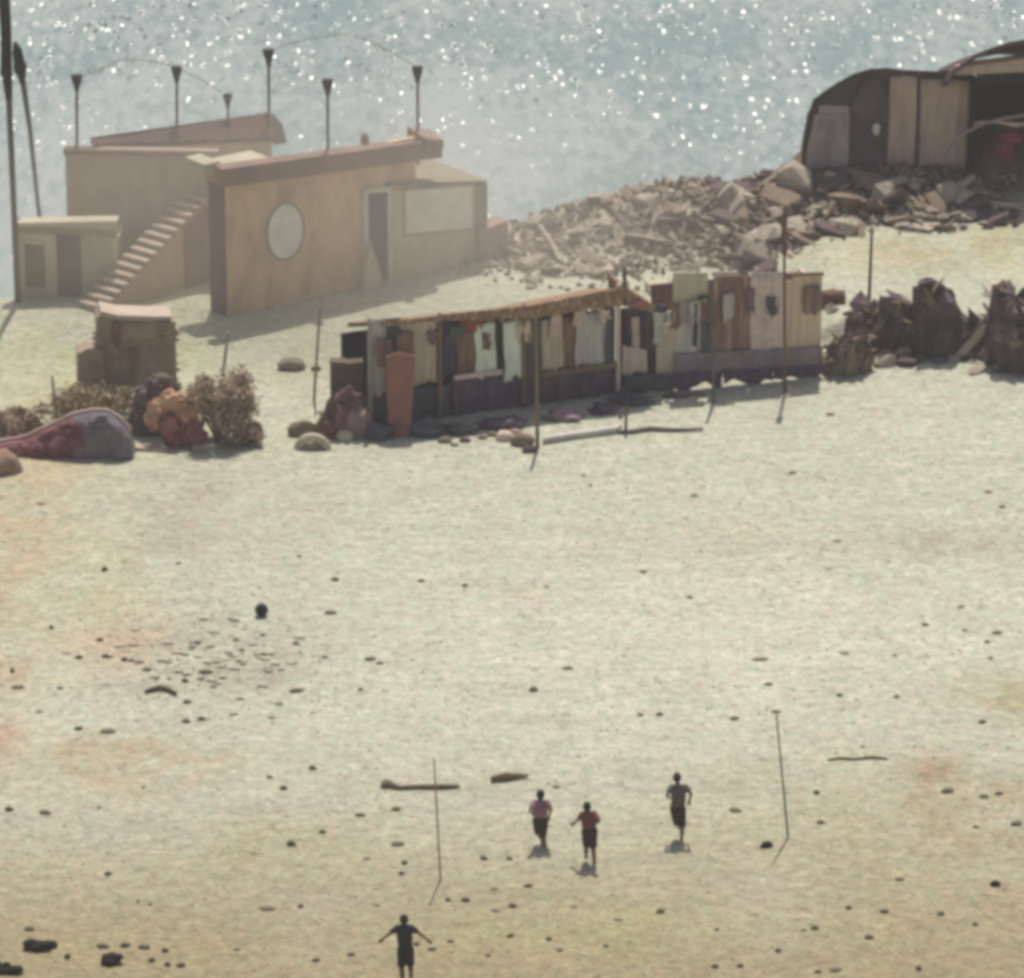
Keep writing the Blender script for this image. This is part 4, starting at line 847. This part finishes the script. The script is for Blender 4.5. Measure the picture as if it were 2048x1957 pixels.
tag(m.build('half_buried_ring', cream_stone, smooth=True), 'cream half-buried ring with a dark hollow in front of the shack left end', 'ring')
stone(690, 880, 36, 30, cream_stone, 'pale_lump', 'pale lump right of the half-buried ring', 'stone', seed=16)
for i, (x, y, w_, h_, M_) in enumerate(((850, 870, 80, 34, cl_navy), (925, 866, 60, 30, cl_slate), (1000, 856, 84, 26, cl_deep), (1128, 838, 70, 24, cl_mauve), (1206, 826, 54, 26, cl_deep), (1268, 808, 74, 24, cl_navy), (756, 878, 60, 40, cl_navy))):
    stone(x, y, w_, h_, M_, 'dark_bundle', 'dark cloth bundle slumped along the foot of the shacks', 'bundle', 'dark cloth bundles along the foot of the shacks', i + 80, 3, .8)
# things leaning at the shack's left end
D = Front((664, 845), (728, 842))
m = MB(); D.panel(m, 664, 694, 724, 724, 840, 845, .05, .4); D.panel(m, 693, 728, 728, 724, 845, 842, .02, .35); tag(m.build('brown_box', [mat('olive_brown_board', (.16, .13, .085), (.10, .08, .06))]), 'upright olive-brown box left of the shack', 'box')
heap('red_cloth_pile', [(618, 872), (645, 830), (672, 790), (700, 770), (722, 800), (736, 868)], (675, 868), .3, mat('wine_cloth', (.24, .125, .115), (.14, .075, .08)), 'wine-red cloth pile against the olive-brown box', 'cloth', .2, 15, shards=8)
heap('pale_sack', [(682, 866), (692, 828), (712, 816), (738, 824), (750, 868)], (716, 872), .28, mat('pinkish_sack', (.30, .21, .19), (.2, .14, .13)), 'dull pink sack below the box at the shack left end', 'sack', .08, 18)
E = Front((770, 874), (832, 872))
m = MB(); f_ = [E.p(778, 874), E.p(820, 872), E.p(834, 720, -.25), E.p(798, 712, -.25), E.p(774, 722, -.25)]; m.prism(f_, -E.n * .05); tag(m.build('orange_board', cl_orange), 'upright orange-red board leaning on the beige curtain of the shack', 'board')
for i, (x, y, w_, h_, M_) in enumerate(((1010, 880, 40, 24, cl_pink), (1045, 890, 50, 30, rock_brown), (1030, 872, 30, 20, tarp_rim), (1060, 905, 30, 18, rock_dark), (985, 872, 24, 12, rock_brown), (890, 885, 30, 14, rock_brown), (910, 892, 20, 10, rock_pale), (930, 884, 24, 12, rock_dark), (965, 878, 20, 10, rock_brown))):
    stone(x, y, w_, h_, M_, 'litter_lump', 'lump of mixed litter on the sand before the thatched shack', 'litter', 'litter lumps before the thatched shack', i + 50)
m = MB(); P, Q = ground(1085, 890), ground(1235, 868); d = Q - P; m.obox(P + Vector((0, 0, .02)), d, Vector((.1, .28, 0)), (0, 0, .14)); tag(m.build('long_board', cl_grey), 'long grey board lying on the sand in front of the thatched shack', 'board')
m = MB(); pts = [ground(x, y) + Vector((0, 0, .05)) for x, y in ((1236, 868), (1260, 868), (1300, 862), (1330, 864), (1370, 864), (1406, 862))]; m.tube(pts, [.05, .06, .07, .06, .04, .03], 8); tag(m.build('driftwood', pole_grey), 'thin driftwood branch on the sand right of the long grey board', 'driftwood')
m = MB(); m.lump(ground(1350, 794), (.35, .15, .09), 3, .3); tag(m.build('flat_stone', rock_dark, smooth=True), 'flat dark stone on the bright sand below the sheet hut, left one', 'stone')
m = MB(); m.lump(ground(1392, 790), (.25, .14, .08), 5, .3); tag(m.build('flat_stone', rock_brown, smooth=True), 'flat brown stone beside the foot of the thin grey post', 'stone')

# ------------------------------------------------------------------ BEACH: stones, weed, sticks
SM = []
for i in range(6):
    bm = bmesh.new(); bmesh.ops.create_icosphere(bm, subdivisions=2, radius=1)
    for v in bm.verts: v.co *= 1 + .35 * mnoise.noise(v.co * 1.4 + Vector((i * 5.1, 0, 0)))
    me_ = bpy.data.meshes.new('stone'); bm.to_mesh(me_); bm.free(); me_.polygons.foreach_set('use_smooth', [True] * len(me_.polygons)); SM.append(me_)
SMM = {}
def beach_stone(px, py, w_, h_, M_, name='beach_stone', label='small dark stone lying on the pale sand', cat='stone', group='dark stones scattered over the beach'):
    P = ground(px, py); k = mpx(P); i = rnd.randrange(6)
    if (i, M_.name) not in SMM:
        c = SM[i].copy(); c.materials.append(M_); SMM[(i, M_.name)] = c
    a = w_ * k / 2; h = max(.02, h_ * k / 2)
    return mesh_obj(name, SMM[(i, M_.name)], P + Vector((0, 0, h * .35)), (0, 0, rnd.uniform(-.25, .25)), (a, a * rnd.uniform(.5, .8), h), label, cat, group)
DOTS = [(60, 1860, 25, 12), (135, 1917, 12, 18), (205, 1894, 30, 12), (250, 1893, 22, 14), (290, 1896, 30, 12), (330, 1904, 16, 14), (304, 1923, 14, 14), (335, 1932, 14, 14), (362, 1933, 18, 14),
    (18, 1621, 20, 14), (90, 1627, 28, 11), (567, 1579, 18, 14), (539, 1556, 14, 10), (625, 1538, 18, 12), (645, 1666, 14, 12), (582, 1690, 22, 16), (216, 1750, 16, 12), (533, 1819, 36, 9), (602, 1815, 14, 11), (632, 1922, 18, 11), (473, 1900, 16, 8),
    (209, 1142, 14, 16), (103, 1257, 12, 11), (199, 1282, 16, 10), (212, 1315, 20, 12), (158, 1317, 16, 12), (249, 1322, 16, 13), (412, 1346, 28, 12), (370, 1364, 18, 12), (537, 1341, 20, 12), (592, 1384, 28, 12), (374, 1406, 18, 11), (372, 1445, 20, 11), (403, 1440, 18, 12), (157, 1459, 18, 11), (216, 1464, 34, 9),
    (670, 1161, 18, 11), (660, 1227, 26, 9), (592, 1289, 12, 11), (471, 1281, 14, 9), (25, 1345, 10, 16), (35, 1376, 30, 8), (1067, 1382, 20, 14), (1281, 1432, 14, 10), (1319, 1431, 16, 11), (1469, 1439, 20, 10), (1552, 1425, 20, 8), (1965, 1446, 16, 11), (1286, 1145, 16, 7), (1380, 1197, 14, 9), (1922, 1215, 16, 7), (1851, 1251, 16, 8), (1994, 1267, 22, 8), (1974, 1286, 14, 10), (1982, 1318, 10, 8), (1690, 1307, 24, 6), (1520, 1320, 36, 6), (1537, 1370, 18, 8), (1679, 1392, 14, 9), (1793, 1395, 14, 9), (2004, 1015, 14, 8), (1135, 1338, 24, 7),
    (1633, 1588, 14, 13), (1641, 1647, 18, 11), (1470, 1622, 30, 9), (1895, 1584, 28, 13), (1968, 1595, 20, 10), (1998, 1589, 20, 10), (2033, 1650, 24, 13), (1952, 1656, 14, 9), (1799, 1760, 20, 8), (1697, 1818, 14, 11), (1769, 1825, 18, 12), (1882, 1830, 16, 12), (1738, 1877, 20, 13), (1629, 1858, 18, 12), (1556, 1904, 14, 12), (1430, 1935, 16, 12), (1481, 1934, 16, 12), (1838, 1940, 14, 14), (1637, 1945, 18, 9), (1670, 1941, 26, 8), (1950, 1851, 14, 10),
    (792, 1620, 20, 11), (720, 1632, 24, 10), (795, 1690, 30, 10), (809, 1728, 14, 12), (803, 1749, 14, 11), (968, 1719, 18, 11), (1020, 1719, 16, 9), (931, 1802, 20, 13), (896, 1802, 14, 11), (1056, 1774, 20, 11), (1025, 1814, 20, 13), (1321, 1825, 20, 13), (902, 1884, 18, 8), (1021, 1873, 16, 11), (1098, 1880, 14, 11), (1120, 1902, 14, 10), (976, 1912, 14, 9), (702, 1911, 16, 10), (1585, 947, 18, 8), (930, 1173, 14, 9), (843, 1163, 14, 8), (1660, 830, 20, 6), (740, 1320, 24, 10), (760, 1328, 16, 8), (864, 1900, 18, 10), (834, 1890, 14, 12), (120, 1378, 14, 9), (395, 1287, 16, 9), (295, 1341, 24, 9), (1930, 1262, 14, 7)]
for (x, y, w_, h_) in DOTS:
    beach_stone(x, y, w_ * .92, h_ * .95, stone_dark if w_ * h_ > 150 or rnd.random() < .5 else stone_mid)
for _ in range(45):
    x, y = rnd.uniform(0, 2048), rnd.uniform(930, 1950)
    if rnd.random() < .35: x, y = rnd.gauss(420, 130), rnd.gauss(1330, 60)
    if not 0 < x < 2048: continue
    beach_stone(x, y, rnd.uniform(8, 18), rnd.uniform(5, 9), stone_mid, label='small dull pebble hardly darker than the sand', group='dull pebbles scattered over the beach')
q_ = random.Random(3)
for _ in range(48):
    x, y = q_.gauss(440, 85), q_.gauss(1312, 36)
    beach_stone(x, y, q_.uniform(12, 26), q_.uniform(6, 10), q_.choice((cream_stone, cream_stone, mat('tan_stone', (.50, .45, .36), (.38, .34, .27), 6))), label='dusty tan stone in the stony patch left of centre', group='dusty stones of the stony patch')
beach_stone(1533, 1694, 26, 18, weed, label='black lump on the sand below the right leaning pole', cat='lump', group=None)
beach_stone(1990, 1772, 22, 16, weed, label='black lump on brownish sand near the right edge', cat='lump', group=None)
m = MB(); P = ground(523, 1233); m.lump(P + Vector((0, 0, .15)), (.15, .15, .15), 1, .03, sub=3); tag(m.build('black_ball', weed, smooth=True), 'round black ball on the sand left of centre', 'ball')
def mat_weed(px, py, w_, h_, label, seed, M_=weed):
    q = random.Random(seed); P = ground(px, py); k = mpx(P); m = MB()
    for i in range(9):
        a = q.uniform(-1, 1); m.lump(P + Vector((a * w_ * k * .38, q.uniform(-.3, .3) * w_ * k * .5, .03 + q.uniform(0, .4) * h_ * k)), (w_ * k * q.uniform(.14, .26), w_ * k * .2, h_ * k * q.uniform(.25, .42)), seed + i, .4, sub=2)
    tag(m.build('seaweed_clump', M_, smooth=True), label, 'seaweed')
mat_weed(80, 1898, 62, 24, 'black seaweed clump, the long one above the bottom left corner', 1)
mat_weed(218, 1928, 54, 30, 'black seaweed clump, the blocky one right of the long one', 20)
mat_weed(14, 1944, 56, 22, 'black seaweed clump cut by the bottom left corner', 40)
m = MB(); pts = [ground(x, y) + Vector((0, 0, .05)) for x, y in ((290, 1388), (304, 1384), (320, 1380), (336, 1384), (352, 1392))]; m.tube(pts, [.03, .06, .065, .06, .04], 8); tag(m.build('driftwood', olive, smooth=True), 'olive bow-shaped piece of driftwood at the left', 'driftwood')
m = MB(); pts = [ground(x, y) + Vector((0, 0, .05)) for x, y in ((774, 1574), (800, 1580), (840, 1578), (890, 1578), (920, 1577))]; m.tube(pts, [.09, .045, .05, .06, .03], 8); m.lump(pts[0], (.14, .1, .1), 3, .3)
tag(m.build('driftwood', stone_dark, smooth=True), 'dark stick lying behind the left thin pole', 'driftwood')
m = MB(); P = ground(982, 1564); Q = ground(1056, 1556); m.tube([P + Vector((0, 0, .06)), lerp(P, Q, .4) + Vector((0, 0, .1)), Q + Vector((0, 0, .05))], [.06, .085, .03], 8); tag(m.build('driftwood', wood_brown, smooth=True), 'brown log on the sand behind the running group', 'driftwood')
m = MB(); pts = [ground(x, y) + Vector((0, 0, .02)) for x, y in ((1655, 1522), (1680, 1519), (1712, 1521), (1745, 1517), (1775, 1520))]; m.tube(pts, [.02, .035, .03, .04, .015], 8); tag(m.build('weed_strand', olive, smooth=True), 'long olive strand of weed on the sand at the right, above the black lump', 'seaweed')
# pebbles nobody could count
m = MB()
for _ in range(2000):
    x, y = (rnd.uniform(-20, 2070), rnd.uniform(900, 1990)) if rnd.random() < .8 else (rnd.gauss(430, 160), rnd.gauss(1310, 75))
    P = at(x, y); s = rnd.uniform(.012, .036); P.z = gz(P.x, P.y) + s * .3; m.cur = 0 if rnd.random() < .55 else 1
    a = rnd.uniform(0, 3); ca_, sa = math.cos(a), math.sin(a)
    m.add([P + Vector(((v[0] * ca_ - v[1] * sa) * s * 1.6, (v[0] * sa + v[1] * ca_) * s * 1.2, v[2] * s)) for v in bmv], bf)
tag(m.build('shingle', [mat('dull_shingle', (.40, .37, .28), (.30, .27, .20), 9), cream_stone], origin=(0, 120, 0)), 'fine shingle scattered through the sand', 'shingle', kind='stuff')

# ------------------------------------------------------------------ PEOPLE
def capsule(m, a, b, ra, rb, n=14):
    a, b = Vector(a), Vector(b); d = b - a; L_ = d.length
    if L_ < 1e-5: d = Vector((0, 0, 1)); L_ = 1e-5
    d = d / L_; pts = []; rad = []
    for k in range(6): t = math.pi / 2 * (k / 5); pts.append(a - d * ra * math.cos(t)); rad.append(max(.0008, ra * math.sin(t)))
    for k in range(6): t = math.pi / 2 * (k / 5); pts.append(b + d * rb * math.sin(t)); rad.append(max(.0008, rb * math.cos(t)))
    m.tube(pts, rad, n)
def remeshed(m, name, M_, parent, origin, vox, smooth=2):
    o = m.build(name, M_, parent, origin)
    md = o.modifiers.new('r', 'REMESH'); md.mode = 'VOXEL'; md.voxel_size = vox
    if smooth: s = o.modifiers.new('s', 'SMOOTH'); s.iterations = smooth; s.factor = .5
    dg = bpy.context.evaluated_depsgraph_get(); me_ = bpy.data.meshes.new_from_object(o.evaluated_get(dg))
    o.modifiers.clear(); old = o.data; o.data = me_; bpy.data.meshes.remove(old)
    me_.polygons.foreach_set('use_smooth', [True] * len(me_.polygons)); return o
def person(P, J, shirt, shorts, label, short_to=.85, sleeve=.55, feet=None):
    """J: joints in metres (x right, y away, z up) from the ground point; the body faces away (+y)."""
    V = lambda k: P + Vector(J[k])
    body = MB(); hips, chest, neck, head = V('hip'), V('chest'), V('neck'), V('head')
    hr = .088
    side = Vector((1, 0, 0))
    def torso(m, g, low=True):
        capsule(m, hips + side * -.055, hips + side * .055, .088 + min(g, .004), .088 + min(g, .004))
        capsule(m, lerp(hips, chest, .45) - side * .035, lerp(hips, chest, .45) + side * .035, .082 + g, .082 + g)
        capsule(m, lerp(hips, chest, .32) - side * .05, chest - side * .06, .078 + g, .084 + g); capsule(m, lerp(hips, chest, .32) + side * .05, chest + side * .06, .078 + g, .084 + g)
        capsule(m, V('sl'), V('sr'), .052 + g, .052 + g); capsule(m, chest, neck - Vector((0, 0, .05)), .08 + g * .6, .045 + g * .4)
    torso(body, 0); capsule(body, neck - Vector((0, 0, .05)), lerp(neck, head, .6), .043, .042)
    # head: skull, jaw, nose, ears
    body.lump(head + Vector((0, -.008, .015)), (.074, .092, .098), 1, .02, sub=3); capsule(body, head + Vector((0, .045, -.055)), head + Vector((0, .058, -.075)), .042, .034)
    capsule(body, head + Vector((0, .088, .0)), head + Vector((0, .102, -.026)), .009, .013); capsule(body, head + Vector((-.018, .078, -.056)), head + Vector((.018, .078, -.056)), .012, .012)
    for s in (-1, 1): body.lump(head + Vector((s * .078, -.005, -.01)), (.012, .022, .032), 2, .05, sub=2)
    sl = MB(); torso(sl, .014)
    sh = MB(); capsule(sh, hips + side * -.055 + Vector((0, 0, .02)), hips + side * .055 + Vector((0, 0, .02)), .112, .112); 
    for s, S_ in (('l', -1), ('r', 1)):
        a, e, h = V('s' + s), V('e' + s), V('h' + s)
        capsule(body, a, e, .044, .035); capsule(body, e, lerp(e, h, .9), .035, .024)
        d = (h - e).normalized(); palm = h + d * .045; wide = d.cross(Vector((0, 1, .3))).normalized(); flat = wide.cross(d).normalized()
        for w2 in (-.022, -.008, .008, .022): capsule(body, h + wide * w2 * .8, palm + wide * w2, .013, .011, 8)
        for i, (w2, ln) in enumerate(((-.027, .048), (-.009, .062), (.009, .066), (.027, .054))):
            k1 = palm + wide * w2 * 1.1 + d * .012; k2 = k1 + d * ln * .55 + wide * w2 * .15 - flat * .006; k3 = k2 + d * ln * .45 - flat * (.014 + .003 * i)
            capsule(body, k1, k2, .0085, .008, 8); capsule(body, k2, k3, .008, .0068, 8)
        tb = h + d * .012 - wide * .022 * S_; t2 = tb + d * .026 - wide * .024 * S_; capsule(body, tb, t2, .011, .009, 8); capsule(body, t2, t2 + d * .024 - wide * .004 * S_, .009, .0075, 8)
        capsule(sl, a, lerp(a, e, sleeve), .060, .060)
        hp = hips + side * S_ * .068; kn, an = V('k' + s), V('a' + s); toe = V('t' + s)
        capsule(body, hp, kn, .078, .054); capsule(body, kn, lerp(kn, an, .35), .052, .054); capsule(body, lerp(kn, an, .3), an, .054, .034)
        fd = toe - an
        capsule(body, an + Vector((0, -.02, -.02)), toe, .036, .026); capsule(body, an + Vector((0, 0, -.025)) + side * .01, toe + side * .022, .028, .022)
        q = lerp(hp, kn, min(1, short_to)); capsule(sh, hp, q, .098, .082 if short_to <= 1 else .072)
        if short_to > 1: capsule(sh, kn, lerp(kn, an, short_to - 1), .072, .062)
    r = empty('person', P, label, 'person')
    remeshed(body, 'body', skin_m, r, P, .0065)
    remeshed(sl, 'shirt', shirt, r, P, .010, 3); remeshed(sh, 'trousers', shorts, r, P, .010, 3)
    hm = MB(); hm.lump(head + Vector((0, -.022, .035)), (.083, .092, .088), 3, .05, sub=3); hm.lump(head + Vector((0, -.05, -.01)), (.072, .06, .075), 5, .05, sub=3); remeshed(hm, 'hair', hair_m, r, P, .010, 1)
    em = MB()
    for s in (-1, 1): em.lump(head + Vector((s * .029, .078, .008)), (.012, .012, .010), 1, 0, sub=2)
    em.build('eyes', eye_m, r, P, True)
    return r
sh_pink = mat('pink_shirt', (.36, .20, .24), (.25, .14, .17), 8); sh_red = mat('red_shirt', (.21, .07, .055), (.15, .05, .045), 8); sh_grey = mat('grey_shirt', (.135, .14, .125), (.09, .09, .085), 8); sh_dark = mat('dark_shirt', (.05, .042, .05), (.035, .03, .037), 8)
tr_brown = mat('dark_brown_trousers', (.055, .038, .022), (.035, .025, .016), 8); tr_purple = mat('dark_purple_shorts', (.06, .032, .05), (.04, .024, .036), 8); tr_black = mat('charcoal_trousers', (.04, .037, .037), (.026, .025, .026), 8); tr_dark = mat('black_shorts', (.035, .026, .035), (.025, .018, .022), 8)
def px_joints(foot, **pts):
    """Joints measured in photo pixels, with a depth offset y (metres)."""
    P = ground(*foot); J = {}
    for k, (x, y, dy) in pts.items():
        q = onY(x, y, P.y + dy); J[k] = tuple(q - P)
    return P, J
P, J = px_joints((1080, 1694), head=(1081, 1590, .10), neck=(1080, 1601, .05), chest=(1081, 1613, .03), hip=(1081, 1643, 0), sl=(1068, 1606, .03), sr=(1094, 1606, .03),
    el=(1060, 1622, -.17), hl=(1066, 1628, .02), er=(1102, 1620, -.06), hr=(1098, 1634, .14), kl=(1076, 1664, .13), al=(1084, 1681, -.14), tl=(1083, 1692, -.16), kr=(1086, 1668, .10), ar=(1090, 1688, -.02), tr=(1091, 1692, .10))
person(P, J, sh_pink, tr_brown, 'running person in a pink shirt and dark brown trousers, left of the red shirt', 1.0, .6)
P, J = px_joints((1181, 1727), head=(1174, 1614, .08), neck=(1175, 1624, .04), chest=(1177, 1637, .02), hip=(1179, 1664, 0), sl=(1165, 1629, .02), sr=(1189, 1628, .02),
    el=(1158, 1638, .05), hl=(1148, 1646, .16), er=(1198, 1643, -.15), hr=(1188, 1650, .02), kl=(1173, 1690, .12), al=(1172, 1712, -.02), tl=(1171, 1717, .10), kr=(1186, 1693, -.03), ar=(1188, 1719, -.1), tr=(1188, 1725, .03))
person(P, J, sh_red, tr_purple, 'running person in a red shirt and dark purple shorts with bare shins', .95, .7)
P, J = px_joints((1356, 1682), head=(1354, 1556, .12), neck=(1356, 1568, .07), chest=(1357, 1583, .04), hip=(1356, 1621, 0), sl=(1343, 1575, .04), sr=(1372, 1575, .04),
    el=(1334, 1590, -.10), hl=(1336, 1594, .12), er=(1382, 1587, -.08), hr=(1379, 1603, .12), kl=(1353, 1646, .16), al=(1364, 1660, -.16), tl=(1365, 1668, -.22), kr=(1365, 1648, .02), ar=(1363, 1673, -.06), tr=(1362, 1679, .06))
person(P, J, sh_grey, tr_black, 'running person in a grey shirt and charcoal trousers, apart at the right', 1.15, .5)
P, J = px_joints((812, 1976), head=(808, 1840, .06), neck=(808, 1850, .03), chest=(809, 1866, .02), hip=(811, 1902, 0), sl=(795, 1856, .02), sr=(823, 1856, .02),
    el=(778, 1869, .0), hl=(766, 1878, .05), er=(840, 1868, .0), hr=(855, 1880, .05), kl=(803, 1934, .10), al=(806, 1968, .0), tl=(805, 1974, .12), kr=(821, 1932, .08), ar=(822, 1955, -.15), tr=(822, 1966, -.12))
person(P, J, sh_dark, tr_dark, 'person in dark clothes running with both arms held out, cut by the bottom edge', .85, .5)

# ------------------------------------------------------------------ dust hanging over the beach house
m = MB(); m.lump((0, 0, 0), (1, 1, 1), 1, 0, sub=4); me_o = m.build('dust_cloud', [], origin=(0, 0, 0), smooth=True)
me_o.location = (-5.0, 136.4, 2.2); me_o.scale = (14.5, 5.8, 5.4); tag(me_o, 'pale dust hanging over the beach house and left rubble', 'dust', kind='stuff')
vm = bpy.data.materials.new('dust'); vm.use_nodes = True; t = vm.node_tree; t.nodes.clear()
out = t.nodes.new('ShaderNodeOutputMaterial'); pv = t.nodes.new('ShaderNodeVolumePrincipled'); t.links.new(pv.outputs[0], out.inputs['Volume'])
pv.inputs['Color'].default_value = (.96, .90, .80, 1); pv.inputs['Anisotropy'].default_value = .1
tc = t.nodes.new('ShaderNodeTexCoord'); ln = t.nodes.new('ShaderNodeVectorMath'); ln.operation = 'LENGTH'; t.links.new(tc.outputs['Object'], ln.inputs[0])
mr = t.nodes.new('ShaderNodeMapRange'); mr.interpolation_type = 'SMOOTHSTEP'; mr.inputs[1].default_value = 1.0; mr.inputs[2].default_value = .3; mr.inputs[3].default_value = 0; mr.inputs[4].default_value = .062
t.links.new(ln.outputs['Value'], mr.inputs[0]); t.links.new(mr.outputs[0], pv.inputs['Density'])
me_o.data.materials.append(vm)
SC.cycles.volume_step_rate = 2.0

# ------------------------------------------------------------------ the air
m = MB(); m.obox((-2600, -2400, -6.5), (5200, 0, 0), (0, 5400, 0), (0, 0, 58)); hz_o = m.build('haze', [], origin=(0, 0, 0)); tag(hz_o, 'thin pale sea haze', 'haze', kind='stuff')
hm_ = bpy.data.materials.new('haze'); hm_.use_nodes = True; t = hm_.node_tree; t.nodes.clear()
out = t.nodes.new('ShaderNodeOutputMaterial'); pv = t.nodes.new('ShaderNodeVolumePrincipled'); t.links.new(pv.outputs[0], out.inputs['Volume'])
pv.inputs['Color'].default_value = (.97, .93, .90, 1); pv.inputs['Density'].default_value = .0004
hz_o.data.materials.append(hm_)
